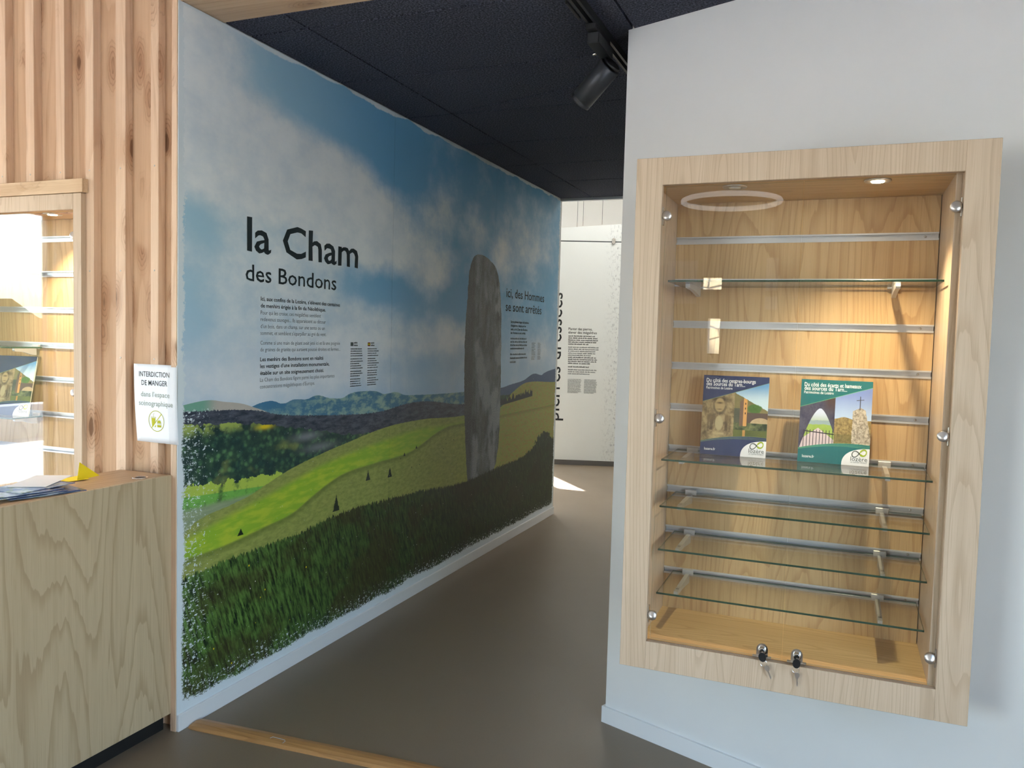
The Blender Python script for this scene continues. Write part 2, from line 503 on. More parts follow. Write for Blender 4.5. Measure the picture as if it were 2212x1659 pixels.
# front room shell with windows
def wall_with_windows(name, axis, pos, thick, a0, a1, wins, m, top=ZC + .1):
    """wall on x = pos or y = pos with rectangular openings"""
    L = []; cuts = sorted(wins)
    def add(u0, u1, z0, z1):
        if u1 - u0 < 1e-4 or z1 - z0 < 1e-4: return
        lo, hi = sorted((pos, pos + thick))
        L.append((lo, hi, u0, u1, z0, z1) if axis == 'x' else (u0, u1, lo, hi, z0, z1))
    u = a0
    for a, b, z0, z1 in cuts:
        add(u, a, 0, top); add(a, b, 0, z0); add(a, b, z1, top); u = b
    add(u, a1, 0, top)
    struct(boxes(name, L, m))
wall_with_windows('wall_rear', 'y', YR, -.15, XL - .15, XR + .15, WIN_REAR, 'rear_cladding')
wall_with_windows('wall_left', 'x', XL, -.15, YR, .5, WIN_LEFT, 'white_paint')
wall_with_windows('wall_right_side', 'x', XR, .15, YR, .2, WIN_RIGHT, 'white_paint')
wall_with_windows('wall_far_left', 'x', -5.0, -.15, 4.25, 8.95, WIN_FAR, 'cream_paint', 3.9)
nwin = 0
def window(axis, pos, a, b, z0, z1, sgn):
    global nwin
    nwin += 1
    r = empty('window_%d' % nwin, ((a + b) / 2, pos, z0) if axis == 'y' else (pos, (a + b) / 2, z0), kind='structure')
    def bx(nm, u0, u1, w0, w1, za, zb, m):
        lo, hi = sorted((pos + sgn * w0, pos + sgn * w1))
        return box(nm, *((u0, u1, lo, hi) if axis == 'y' else (lo, hi, u0, u1)), za, zb, m, r)
    t = .045 if b - a > .4 else .012
    bx('jamb', a, a + t, .04, .10, z0, z1, 'black_metal'); bx('jamb', b - t, b, .04, .10, z0, z1, 'black_metal')
    bx('head', a + t, b - t, .04, .10, z1 - t, z1, 'black_metal'); bx('sill', a + t, b - t, .04, .10, z0, z0 + t, 'black_metal')
    bx('pane', a + t, b - t, .068, .074, z0 + t, z1 - t, 'glass')
for q in WIN_REAR: window('y', YR, *q, -1)
for q in WIN_LEFT: window('x', XL, *q, -1)
for q in WIN_RIGHT: window('x', XR, *q, 1)
for q in WIN_FAR: window('x', -5.0, *q, -1)
window('y', 8.8, *SLOT, 1)

struct(box('trim_3', .90, 1.12, YR - .15, YR + .006, 1.80, 2.10, 'rear_cladding'))
struct(box('trim_4', .90, .99, YR - .15, YR + .006, 1.42, 1.80, 'rear_cladding'))
struct(box('added_sunshade', -6.8, -5.15, 4.0, 9.6, 2.2, 2.3, 'white_base'))  # unseen overhang added to keep direct sun out of the far-room window
# outside, seen only in the glass
def f_ground(b):
    x, y, z = objco(); n = noise(vec(x, y, 0), 3, 5); g = noise(vec(x, y, 0), .35, 3)
    setb(b, mixc(n * .4, rgb(198, 197, 192), rgb(160, 159, 154)), .9)
mat('gravel', f_ground)
def f_hedge(b):
    x, y, z = objco(); n = noise(vec(x, y, z), 6, 5)
    setb(b, mixc(n, rgb(52, 62, 34), rgb(140, 134, 84)), .9)
mat('hedge', f_hedge)
def f_stone(b):
    x, y, z = objco(); v = vec(x * 1.0, z * 1.6, 0)
    e = voro_edge(v, 3.2); c = mixc(noise(vec(x, z, 0), 5, 3), rgb(232, 214, 178), rgb(206, 184, 146))
    setb(b, mixc(sst(e, .06, .02), c, rgb(120, 112, 100)), .9); bump(b, sst(e, .0, .1), .6, .02)
mat('stone_wall', f_stone)
struct(box('ground', -70, 70, -70, 70, -.25, -.14, 'gravel'))
sw = box('stone_wall', .2, 2.4, -10.3, -9.9, -.14, 3.6, 'stone_wall'); tag(sw, 'pale rubble stone wall in the sun outside, mirrored in the glass', 'wall')
r_ = random.Random(3)
bm = bmesh.new()
vs = []
N = 40
for i in range(N + 1):
    yy = -14 + 22 * i / N; hh = 1.75 + .25 * math.sin(i * .7) + r_.uniform(-.12, .12)
    vs.append((yy, hh))
prism(bm, [(-14, -.2)] + vs + [(8, -.2)], -15, -12.5, 'x')
hd = bm_obj('hedge', bm, 'hedge'); tag(hd, 'rough garden hedge outside the left window', 'hedge')
kerb = box('kerb_wall', -9.2, -8.9, -14, 8, -.14, .35, 'gravel'); tag(kerb, 'low pale kerb wall outside the left window', 'wall')

# ------------------------------------------------------------------ printed mural
YM, ZM = 4.4, 2.8
def f_mural(b):
    x, y, z = objco()
    def prof(pts): return curve(y, pts, 0.0, YM, 0.0, ZM)
    def A(r, g, bb): return tuple(min(.92, v) for v in rgb(r, g, bb))
    p2 = vec(y, z, 0)
    # --- sky: blue ground with billowing cloud
    warp = noise(vec(y, z, 3.1), 2.2, 5, .6)
    fine = noise(vec(y * 1.2, z * 1.6, 8.0), 4.2, 6, .62)
    cl_ = blob(y, z, .25, 2.28, .62, .30) * 1.0 + blob(y, z, .95, 2.20, .55, .26) * 1.0 + blob(y, z, 1.45, 2.08, .35, .20) * .8 \
        + blob(y, z, .10, 2.72, .28, .30) * .75 + blob(y, z, .65, 1.72, .9, .20) * .55 + blob(y, z, 1.1, 1.45, 1.2, .16) * .55 \
        + blob(y, z, 2.0, 1.95, .30, .14) * .6 + blob(y, z, 2.05, 2.30, .22, .16) * .45 + blob(y, z, 2.6, 2.25, .22, .16) * .4 \
        + blob(y, z, 2.15, 1.55, .5, .13) * .5 + blob(y, z, 3.1, 2.12, .18, .20) * .5 + blob(y, z, 3.7, 2.3, .5, .25) * .4 \
        + blob(y, z, 3.9, 1.45, .35, .12) * .45 + blob(y, z, .6, 1.32, .8, .10) * .5
    dk = blob(y, z, .12, 1.98, .16, .10) * .55 + blob(y, z, .06, 1.62, .14, .14) * .6 + blob(y, z, .55, 2.0, .25, .08) * .35 \
        + blob(y, z, 1.35, 1.80, .35, .10) * .7 + blob(y, z, .9, 2.60, .55, .14) * .75 + blob(y, z, 1.6, 2.45, .35, .2) * .5 + blob(y, z, 2.4, 1.75, .4, .15) * .4 \
        + blob(y, z, 1.75, 1.38, .35, .08) * .35
    dens = cl_ - dk + (warp - .5) * .75 + (fine - .5) * .75
    cm = sst(dens, -.12, .78)
    low = sst(z, 1.9, 1.25)
    blue = mixc(sst(y, .2, 1.6), A(172, 208, 226), A(112, 174, 214))
    blue = mixc(low * .75, blue, A(186, 208, 228))
    cloud = mixc(sst(fine, .25, .7), A(218, 228, 236), A(240, 244, 245))
    cloud = mixc(low * .5, cloud, A(222, 226, 236))
    c = mixc(cm, blue, cloud)
    # --- distant mountains
    jag = (noise(vec(y * 1.0, 0, 0), 30, 4, .6) - .5) * .02
    h1 = prof([(0, 1.20), (.34, 1.20), (.41, 1.226), (.536, 1.244), (.622, 1.226), (.701, 1.24), (.784, 1.235), (.87, 1.249), (.975, 1.23), (1.082, 1.223), (1.131, 1.237),
               (1.232, 1.248), (1.394, 1.242), (1.495, 1.221), (1.598, 1.226), (1.708, 1.204), (1.85, 1.196), (2.481, 1.18), (3.104, 1.177), (3.326, 1.194), (3.565, 1.213), (3.82, 1.259), (3.985, 1.242), (4.041, 1.256), (4.297, 1.284), (4.4, 1.29)])
    mt = noise(vec(y * 3, z * 6, 1), 4, 5, .65)
    mcol = mixc(sst(mt, .42, .62), A(70, 122, 150), A(150, 178, 166))
    mcol = mixc(sst(z, 1.15, 1.24) * sst(y, 1.0, .5), mcol, A(66, 122, 158))
    mcol = mixc(sst(y, 2.2, 3.1), mcol, A(72, 92, 124))
    c = mixc(lt(z, h1 + jag * .4), c, mcol)
    hL = prof([(0, 1.255), (.061, 1.263), (.156, 1.27), (.249, 1.258), (.35, 1.244), (.41, 1.228), (.537, 1.185), (.62, 1.12), (4.4, .9)])
    c = mixc(lt(z, hL), c, mixc(sst(y, .12, .22), A(122, 172, 150), mixc(mt, A(178, 172, 164), A(206, 196, 184))))
    # --- dark heath, then woods
    h2 = prof([(0, 1.236), (.461, 1.206), (.584, 1.181), (.857, 1.155), (1.089, 1.139), (1.347, 1.128), (1.488, 1.130), (1.689, 1.149), (1.851, 1.155), (2.483, 1.10), (3.109, 1.095), (3.6, 1.08), (4.4, 1.05)])
    jt = (noise(vec(y * 1.0, 2, 0), 70, 3, .7) - .5) * .03
    c = mixc(lt(z, h2 + jt), c, mixc(sst(noise(vec(y * 8, z * 26, 2), 1.5, 5, .75), .3, .7), A(30, 40, 56), A(92, 98, 112)))
    h3 = prof([(0, 1.186), (.29, 1.166), (.461, 1.147), (.717, 1.107), (.933, 1.07), (1.174, 1.03), (1.35, 1.02), (2.486, .98), (3.1, 1.12), (3.5, 1.10), (3.8, 1.02), (4.4, .9)])
    tn = voro(vec(y * 1.0, z * 1.25, 0), 30, 0); tn2 = noise(vec(y, z, 5), 16, 4, .65); tn3 = noise(vec(y, z * 1.6, 9), 5, 3)
    wood_c = mixc(sst(tn2, .35, .68), A(38, 72, 66), A(98, 142, 92))
    wood_c = mixc(sst(tn, .15, .6) * .75, wood_c, A(26, 48, 52))
    wood_c = mixc(sst(tn3, .56, .68) * .55, wood_c, A(150, 158, 84))
    wood_c = mixc(blob(y, z, .5, 1.135, .05, .012) * 1.2, wood_c, A(226, 200, 40))
    wood_c = mixc(blob(y, z, .8, 1.06, .10, .02) * .6 + blob(y, z, .9, 1.0, .12, .02) * .5, wood_c, A(160, 160, 168))
    wood_c = mixc(sst(z, 1.12, 1.17) * sst(y, .6, .3) * sst(tn2, .4, .55), wood_c, A(168, 184, 92))
    c = mixc(lt(z, h3 + (tn2 - .5) * .05), c, wood_c)
    # --- bright fields low on the left
    fz = sst(tn2 * .6 + tn3 * .4, .38, .52)
    fld = mixc(lt(z, .905 - y * .06), A(182, 204, 84), A(124, 188, 84))
    fld = mixc(fz, A(80, 116, 60), fld)
    fld = mixc(sst(z, .865, .84), fld, mixc(noise(vec(y * 2, z * 26, 4), 4, 3), A(122, 142, 112), A(176, 186, 146)))
    c = mixc(lt(z, .945 - y * .05 + (tn2 - .5) * .09) * lt(y, .62), c, fld)
    # --- the open green hill
    h4 = prof([(0, .735), (.087, .795), (.293, .83), (.406, .849), (.504, .877), (.67, .921), (.936, .967), (1.175, .999), (1.35, 1.022), (1.59, 1.042), (1.856, 1.046), (2.487, 1.023), (3.122, 1.033), (3.35, 1.13), (3.709, 1.196), (4.308, 1.171), (4.4, 1.17)])
    edge_w = noise(vec(y * 1.0, z * 1.0, 7), 60, 3) - .5
    gnoise = noise(vec(y * 6, z * 14, 2), 4, 5, .6)
    hill = mixc(sst(gnoise, .3, .7), A(138, 148, 74), A(166, 172, 92))
    top = prof([(0, .74), (.1, .76), (.3, .80), (.5, .835), (.7, .875), (.9, .915), (1.2, .95), (1.5, .975), (1.9, 1.0), (2.3, .99), (4.4, .98)])
    bot = prof([(0, .66), (.25, .665), (.5, .69), (.7, .715), (.83, .76), (.95, .80), (1.1, .835), (1.4, .85), (1.75, .86), (1.95, .90), (2.1, .94), (2.3, .97), (4.4, .975)])
    sw_ = sst(z - bot, -.006, .010) * sst(top - z, -.01, .03)
    swc = mixc(sst(noise(vec(y * 3, z * 12, 6), 3, 3), .4, .65), A(150, 188, 54), A(186, 204, 62))
    swc = mixc(sst(y, 1.0, 2.0) * .45, swc, A(140, 168, 66))
    hill = mixc(sw_, hill, swc)
    hill = mixc(sst(z - bot, -.035, -.004) * sst(z - bot, .008, -.004) * .55, hill, A(92, 112, 44))
    hill = mixc(sst(noise(vec(y * 5, z * 9, 11), 3, 4), .55, .75) * .5 * (1.0 - sw_), hill, A(120, 142, 62))
    spots = voro(vec(y * 1.0, z * 1.3, 4), 16, 0)
    hill = mixc(sst(spots, .10, .06) * sst(noise(p2, 3, 2), .5, .6) * (1.0 - sw_ * .7), hill, A(52, 66, 34))
    hill = mixc(sst(y, 2.9, 3.3) * sst(gnoise, .4, .62) * .7, hill, A(150, 120, 66))
    c = mixc(lt(z, h4 + edge_w * .006), c, hill)
    trees_r = sst(noise(vec(y * 26, 0, 1), 1, 3), .3, .7) * .05 + 1.06
    c = mixc(lt(z, trees_r + (y - 3.1) * .06) * lt(1.045 + (y - 3.1) * .05, z) * lt(3.08, y) * lt(y, 3.78), c, A(34, 42, 40))
    for ty, tz, tw, th in ((1.045, .69, .030, .085), (1.335, .79, .022, .058), (1.56, .775, .024, .062), (1.72, .86, .012, .025), (1.86, .885, .012, .02), (.35, .70, .02, .03)):
        cone = sst(absv(y - ty) / tw + (z - (tz - th * .3)) / th + edge_w * .7, 1.0, .8) * lt(tz - th * .35, z)
        c = mixc(cone, c, A(26, 40, 28))
    # --- standing stone
    L = curve(z, [(0.0, 2.60), (.50, 2.60), (.56, 2.585), (.66, 2.565), (.87, 2.53), (1.18, 2.50), (1.46, 2.49), (1.84, 2.52), (2.0, 2.545), (2.06, 2.585), (2.105, 2.68), (2.115, 2.90), (2.8, 3.1)], 0, ZM, 2.3, 3.3)
    R = curve(z, [(0.0, 2.7), (.505, 2.76), (.53, 2.86), (.58, 3.02), (.70, 3.085), (.93, 3.115), (1.37, 3.11), (1.87, 3.065), (2.01, 3.0), (2.075, 2.88), (2.105, 2.74), (2.115, 2.60), (2.8, 2.5)], 0, ZM, 2.3, 3.3)
    wob = (noise(vec(y, z * 1.2, 12), 14, 4, .6) - .5) * .03
    st = lt(L + wob, y) * lt(y, R + wob)
    sn = noise(vec(y * 1.6, z * .55, 3), 9, 6, .75); sn2 = noise(vec(y * 1.2, z * 1.0, 6), 120, 3, .7); sn3 = noise(vec(y * 1.3, z * .7, 15), 3.2, 3, .6)
    stone = mixc(sst(sn, .35, .65), A(62, 68, 72), A(118, 126, 130))
    stone = mixc(sst(sn3, .52, .60) * .8, stone, A(140, 148, 152))
    stone = mixc(sst(y, 2.68 , 2.60) * .75, stone, A(48, 52, 54))
    stone = mixc(sst(sn3, .50, .40) * sst(y, 2.68, 2.8) * .45, stone, A(84, 80, 74))
    stone = mixc(sst(sn2, .54, .62) * .55, stone, A(46, 46, 46)); stone = mixc(sst(sn2, .40, .33) * .5, stone, A(196, 196, 192))
    c = mixc(st, c, stone)
    # --- foreground meadow
    h5 = prof([(0, .588), (.296, .607), (.499, .609), (.761, .614), (1.021, .639), (1.185, .643), (1.505, .634), (1.873, .619), (2.511, .575), (3.142, .595), (3.61, .612), (3.80, .65), (3.90, .70), (4.0, .75), (4.12, .755), (4.265, .70), (4.4, .68)])
    blades = (noise(vec(y * 95, z * 9, 0), 1, 3, .7) - .5) * .075
    g1 = noise(vec(y * 60 + z * 22, z * 11 - y * 4, 0), 1, 4, .7); g2 = noise(vec(y, z * 1.4, 21), 2.6, 4, .6); g3 = noise(vec(y * 130, z * 20, 2), 1, 2, .6)
    gr = mixc(sst(g1, .34, .66), A(12, 28, 20), mixc(sst(y, 1.6, .2), A(70, 96, 48), A(104, 142, 66)))
    gr = mixc(sst(g2, .46, .60) * .6, gr, A(60, 50, 30))
    gr = mixc(sst(g2, .42, .30) * .45, gr, A(24, 62, 40))
    gr = mixc(sst(g3, .62, .75) * sst(y, 2.4, .2) * .55, gr, A(128, 150, 72))
    gr = mixc(sst(y, 1.6, 2.6) * .55, gr, A(20, 28, 22))
    fl_d = voro(vec(y, z, 2), 26, 0); fl_c = noise(vec(y, z, 33), 5, 2)
    gr = mixc(sst(fl_d, .085, .05) * sst(fl_c, .55, .58), gr, A(222, 220, 210))
    gr = mixc(sst(voro(vec(y, z, 7), 13, 0), .065, .04) * sst(y, 1.2, .8), gr, A(230, 206, 30))
    c = mixc(lt(z, h5 + blades + (tn2 - .5) * .16 * sst(y, 3.6, 3.95)), c, gr)
    # --- torn, dry-brush border down to the white sheet
    bz = noise(vec(y * 62, z * 52, 3), 1, 4, .75); bb_ = noise(vec(y * 5, z * 5, 6), 1, 3)
    bl = noise(vec(y * 40, z * 150, 1), 1, 3, .7)
    dl = y - .028 - (bb_ - .5) * .05
    db = z - .105 - (bb_ - .5) * .06
    dt = (HC - .010) - z - (bb_ - .42) * .07 * sst(y, .1, .8)
    dr = 4.335 - y - (bb_ - .5) * .04
    d = mn(mn(dl, db), mn(dt, dr))
    paint = sst(d + (bz - .5) * mn(mx(dt, .012), .07), -.003, .004)
    flecks = sst(bz * .6 + bl * .4 + sst(mn(dl * 1.0, db * (1.4 + y * .5)), .26, .0) * .105, .635, .655) * lt(z, 1.24)
    c = mixc(paint * (1.0 - flecks), A(226, 234, 238), c)
    setb(b, c, .42, 0, .3)
mat('mural_print', f_mural)

mu = empty('printed_mural', (0, 2.18, .066), 'full-height printed wall mural of a standing stone on green hills titled la Cham des Bondons', 'mural')
for a, bq in ((.0, 1.549), (1.549, 2.951), (2.951, 4.362)):
    bm = bmesh.new(); bbox(bm, -.006, 0, a + (.0008 if a else 0), bq - .0008, .066, HC - .001)
    bm_obj('mural_panel', bm, 'mural_print', mu)
for s_ in (1.549, 2.951): box('panel_seam', -.0055, -.0006, s_ - .001, s_ + .001, .066, HC - .002, 'seam_dark', mu)
def onmural(y, z, dx=.0012): return frame_m((dx, y, z), (0, 1, 0), (0, 0, 1))
letter('title_lettering', 'la Cham', onmural(.375, 1.880), .135, .83, 'ink_dark_teal', mu, bold=.012, jitter=.002, words=True)
letter('title_lettering', 'des Bondons', onmural(.367, 1.7555), .068, .65, 'ink_dark_teal', mu, bold=.006, jitter=.001, words=True)
para = ['Ici, aux confins de la Lozère, s\u2019élèvent des centaines', 'de menhirs érigés à la fin du Néolithique.', 'Pour qui les croise, ces mégalithes semblent',
        'redevenus sauvages... Ils apparaissent au détour', 'd\u2019un bois, dans un champ, sur une sente ou un', 'sommet, et semblent s\u2019éparpiller au gré du vent.',
        'Comme si une main de géant avait jeté ici et là une poignée', 'de graines de granite qui auraient poussé droites et fermes...',
        'Les menhirs des Bondons sont en réalité', 'les vestiges d\u2019une installation monumentale,', 'établie sur un site soigneusement choisi.',
        'La Cham des Bondons figure parmi les plus importantes', 'concentrations mégalithiques d\u2019Europe.']
pz = [1.677, 1.648, 1.618, 1.59, 1.56, 1.531, 1.489, 1.46, 1.418, 1.389, 1.359, 1.33, 1.301]
pe = [1.05, .932, .893, .933, .926, .938, 1.055, 1.06, .918, .968, .923, 1.012, .852]
for k, (t_, z_, e_) in enumerate(zip(para, pz, pe)):
    hv = k in (0, 1, 8, 9, 10)
    letter('paragraph_line', t_, onmural(.463, z_), .0165, e_ - .463, 'ink' if hv else 'ink_grey', mu, bold=.016 if hv else -.004)
letter('title_lettering', 'ici, des Hommes', onmural(3.178, 1.844), .066, .812, 'ink', mu, bold=.004, words=True)
letter('title_lettering', 'se sont arrêtés', onmural(3.171, 1.742), .066, .762, 'ink', mu, bold=.004, words=True)
for t_, z_, w_ in (('Sur ce plateau baigné de lumières', 1.657, .375), ('changeantes, balayé par les', 1.629, .31), ('vents, sur la Cham des Bondons,', 1.601, .35), ('des Hommes se sont arrêtés.', 1.574, .31)):
    letter('paragraph_line', t_, onmural(3.278, z_), .0165, w_, 'ink', mu, bold=.014)
word_bars('small_print', [(3.28, 1.533, .33), (3.28, 1.508, .34), (3.28, 1.483, .35), (3.28, 1.458, .28), (3.28, 1.414, .32), (3.28, 1.386, .35), (3.28, 1.356, .13)], onmural(0, 0), .010, 'ink_grey', mu, 3)
def small_cols(y0, z0, w_, rows, dz, h, seed):
    r = random.Random(seed); L_ = []; z_ = z0
    for k in range(rows):
        if k in (4, 9, 12): z_ -= dz * .35
        L_.append((y0, z_, w_ * r.uniform(.72, 1))); z_ -= dz
    return L_
word_bars('small_print', small_cols(1.150, 1.466, .115, 16, .0118, .0052, 5), onmural(0, 0), .0046, 'ink', mu, 6)
word_bars('small_print', small_cols(1.310, 1.466, .112, 16, .0118, .0052, 8), onmural(0, 0), .0046, 'ink', mu, 9)
word_bars('small_print', [(1.180, 1.496, .03), (1.180, 1.483, .045), (1.340, 1.496, .03), (1.340, 1.483, .045)], onmural(0, 0), .006, 'ink', mu, 2)
word_bars('small_print', small_cols(3.73, 1.503, .085, 12, .0112, .005, 15), onmural(0, 0), .0045, 'ink_grey', mu, 6)
word_bars('small_print', small_cols(3.87, 1.503, .08, 12, .0112, .005, 18), onmural(0, 0), .0045, 'ink_grey', mu, 9)
for y0, m1, m2 in ((1.150, 'ink_grey', 'ink_slate'), (1.310, 'ink_red', 'ink_olive')):
    box('flag_mark', .0004, .0010, y0, y0 + .024, 1.483, 1.502, m1, mu); box('flag_mark', .0010, .0014, y0, y0 + .024, 1.4885, 1.4965, m2, mu)

# ------------------------------------------------------------------ timber wall of boards and battens
tw = empty('wall_back_left', (-1.7, 0, 0), kind='structure')
CASE_X0, CASE_X1, CASE_Z0, CASE_Z1 = -1.392, -.470, .545, 2.066
edges = [(-.136, -.097), (-.313, -.262), (-.472, -.428), (-.632, -.584), (-.802, -.754), (-.966, -.918)]
for k in range(14):
    a = -1.13 - .165 * k; edges.append((a, a + .047))
scr = None
def screw(x, z, par):
    global scr
    if scr is None:
        scr = lathe_obj('screw', [(.0035, 0), (.0032, .0008), (.001, .0011)], (0, -1, 0), (x, -.0002, z), 'nickel', par, 8)
        return
    c = scr.copy(); COL.objects.link(c); c.parent = par; c.matrix_parent_inverse = wm(par).inverted(); c.matrix_basis = Matrix.Translation((x, -.0002, z))
prev = -.0165
for k, (a, b) in enumerate(edges):
    over = a < CASE_X1 - .01 and b > CASE_X0
    bt_z0 = 2.121 if over else 0
    bo = box('batten', a, b, 0, .036, bt_z0, ZC, 'larch', tw, bev=.0015)
    if a > -1.2:
        for z_ in ([2.155] if over else [2.155, 1.765, 1.43]): screw((a + b) / 2, z_, bo)
    lo, hi = (a + b) / 2, prev
    bover = lo < CASE_X1 - .02 and hi > CASE_X0 + .02
    box('board', lo + .001, hi, .034, .056, 2.0 if bover else 0, ZC, 'larch_board', tw)
    prev = lo
box('end_board', -.030, -.0035, -.004, .036, 0, HC - .001, 'larch', tw, bev=.001)
box('head_board', CASE_X0, -.458, -.026, .036, 2.068, 2.121, 'larch_x', tw, bev=.0015)

# ------------------------------------------------------------------ glazed wall display cases
def knob(x, z, y, side, door):
    """round glass clamp with its hinge plate"""
    k = lathe_obj('hinge_knob', [(.0135, 0), (.0150, .0015), (.0150, .011), (.0135, .0135), (.0, .0135)], (0, -1, 0), (x, y, z), 'nickel', door, 24)
    bm = bmesh.new(); bbox(bm, side * .012, side * .016, -.004, .010, -.026, .026, .001); bbox(bm, side * .004, side * .016, .001, .009, -.009, .009, .001)
    bm_obj('hinge_plate', bm, 'chrome', k, (x, y, z))
def display_case(label, X0, X1, Z0, Z1, fy, fw, depth, rails, split, lamps, lit, knobs_z, ox0, ox1, oz0, oz1, lock_x=()):
    c = empty('display_case', ((X0 + X1) / 2, fy, oz0), label, 'display case')
    t = .024
    box('frame_stile', ox0, X0, fy, fy + t, oz0, oz1, 'oak_z', c, .0012); box('frame_stile', X1, ox1, fy, fy + t, oz0, oz1, 'oak_z', c, .0012)
    box('frame_rail', X0, X1, fy, fy + t, Z1, oz1, 'oak_short', c, .0012); box('frame_rail', X0, X1, fy, fy + t, oz0, Z0, 'oak_short', c, .0012)
    g = fy + t; bk = fy + depth
    # lining, open to the front; the cheeks stand a little inside the frame
    ia, ib = X0 - .022, X1 - .018
    box('side_panel', ia - .02, ia, g, bk + .02, Z0, Z1, 'oak_z', c); box('side_panel', ib, ib + .05, g, bk + .02, Z0, Z1, 'oak_z', c)
    box('top_panel', ia - .02, ib + .02, g, bk + .02, Z1, Z1 + .02, 'oak_x', c); box('bottom_panel', ia - .02, ib + .02, g, bk + .02, Z0 - .02, Z0, 'oak_x', c)
    box('outer_back', ox0 + .01, ox1 - .01, bk + .02, bk + .035, oz0 + .01, oz1 - .01, 'black_laminate', c)
    # slatwall back: wooden strips between aluminium channels
    zs = [Z0 - .002] + sorted(rails) + [Z1 + .002]
    for i in range(len(zs) - 1):
        a = zs[i] + (.011 if i else 0); b = zs[i + 1] - (.011 if i < len(zs) - 2 else .003)
        box('slat', ia + .001, ib - .0025, bk, bk + .018, a, b, 'oak_back', c)
    for z in sorted(rails):
        bm = bmesh.new()
        h = .0125
        pr = [(-.003, -h), (-.003, -h + .006), (0, -h + .006), (0, -h + .0035), (.010, -h + .0035), (.010, h - .0035), (0, h - .0035), (0, h - .005), (-.003, h - .005), (-.003, h), (.013, h), (.013, -h)]
        prism(bm, pr, (ia + .001) - (X0 + X1) / 2, (ib - .003) - (X0 + X1) / 2, 'x')
        r = bm_obj('rail', bm, 'aluminium', c, ((X0 + X1) / 2, bk, z))
        lathe_obj('screw', [(.004, 0), (.0035, .0015), (.001, .002)], (0, -1, 0), (ib - .04, bk + .009, z), 'nickel', r, 10)
    # recessed downlights
    for x, on in zip(lamps, lit):
        d = lathe_obj('downlight', [(.036, 0), (.0365, .003), (.034, .005), (.022, .005), (.020, .002)], (0, 0, -1), (x, fy + .075, Z1), 'nickel', c, 32)
        lathe_obj('lens', [(.019, 0), (.017, .0055), (.0, .0065)], (0, 0, -1), (x, fy + .075, Z1 - .0005), 'led_on' if on else 'led_off', d, 24)
        if on:
            L = bpy.data.lights.new('downlight_beam', 'SPOT'); L.energy = LAMP_W; L.spot_size = math.radians(104); L.spot_blend = .9; L.shadow_soft_size = .018; L.color = (1, .80, .52)
            lo = bpy.data.objects.new('downlight_beam', L); COL.objects.link(lo); lo.matrix_basis = Matrix.Translation((x, fy + .075, Z1 - .012)); attach(lo, d)
    # two glass doors
    gy = g - .002
    for i, (a, b) in enumerate(((X0 + .008, split - .002), (split + .002, X1 - .004))):
        bm = bmesh.new(); bbox(bm, a, b, gy, gy + .005, Z0 + .004, Z1 - .004)
        for f in bm.faces: f.material_index = 0 if abs(f.normal.y) > .5 else 1
        d = bm_obj('glass_door', bm, ['glass', 'glass_edge_light'], c)
        kx, sd_ = ((a + .006, -1), (b - .012, 1))[i]
        for z in knobs_z: knob(kx, z, gy, sd_, d)
        if i < len(lock_x):
            x = lock_x[i]; z = Z0 + .026
            bm = bmesh.new()
            pts = [(-.0165, -.018)] + [(.0165 * math.cos(math.radians(180 - q)), .002 + .0165 * math.sin(math.radians(180 - q))) for q in range(0, 181, 15)] + [(.0165, -.018)]
            prism(bm, pts, -.005, 0, 'y')
            lk = bm_obj('lock', bm, 'chrome', d, (x, gy, z))
            bm = bmesh.new(); bbox(bm, -.027, .027, -.016, .0, -.0205, -.018, .0008); bm_obj('lock_foot', bm, 'chrome', lk, (x, gy, z))
            lathe_obj('lock_cylinder', [(.0115, 0), (.0115, .006), (.0095, .010), (.0095, .014), (.008, .016)], (0, -1, 0), (x, gy - .005, z + .001), 'chrome', lk, 24)
    return c
LAMP_W = 15
plain('glass_edge_light', rgb(196, 190, 160), .2)
RZ = [1.896, 1.753, 1.61, 1.467, 1.323, 1.178, 1.036, .893, .746]
case1 = display_case('large oak wall display case with glass doors holding two booklets on the white wall', 1.774, 2.582, .612, 2.022, .128, .08, .36, RZ, 2.1775, (1.978, 2.372), (0, 1),
             (1.931, 1.311, .692), 1.693, 2.664, .524, 2.104, (2.121, 2.219))
box('carcass_side', 1.700, 1.716, .152, .78, .5305, 2.0975, 'oak_z', case1); box('carcass_side', 2.641, 2.657, .152, .56, .5305, 2.0975, 'oak_z', case1)
for z0, z1 in ((2.084, 2.0975), (.5305, .544)):
    bm = bmesh.new(); prism(bm, [(1.716, .152), (2.641, .152), (2.641, .55), (1.716, .77)], z0, z1); bm_obj('carcass_cap', bm, 'oak_z', case1)
RZL = [1.92, 1.770, 1.614, 1.460, 1.312, 1.158, 1.003, .85, .70]
display_case('oak display case set into the timber batten wall above the counter', -1.335, -.514, .60, 2.004, -.022, .05, .21, RZL, -1.02, (-1.2, -.72), (0, 1),
             (1.904, 1.282, .66), CASE_X0, CASE_X1, CASE_Z0, CASE_Z1)

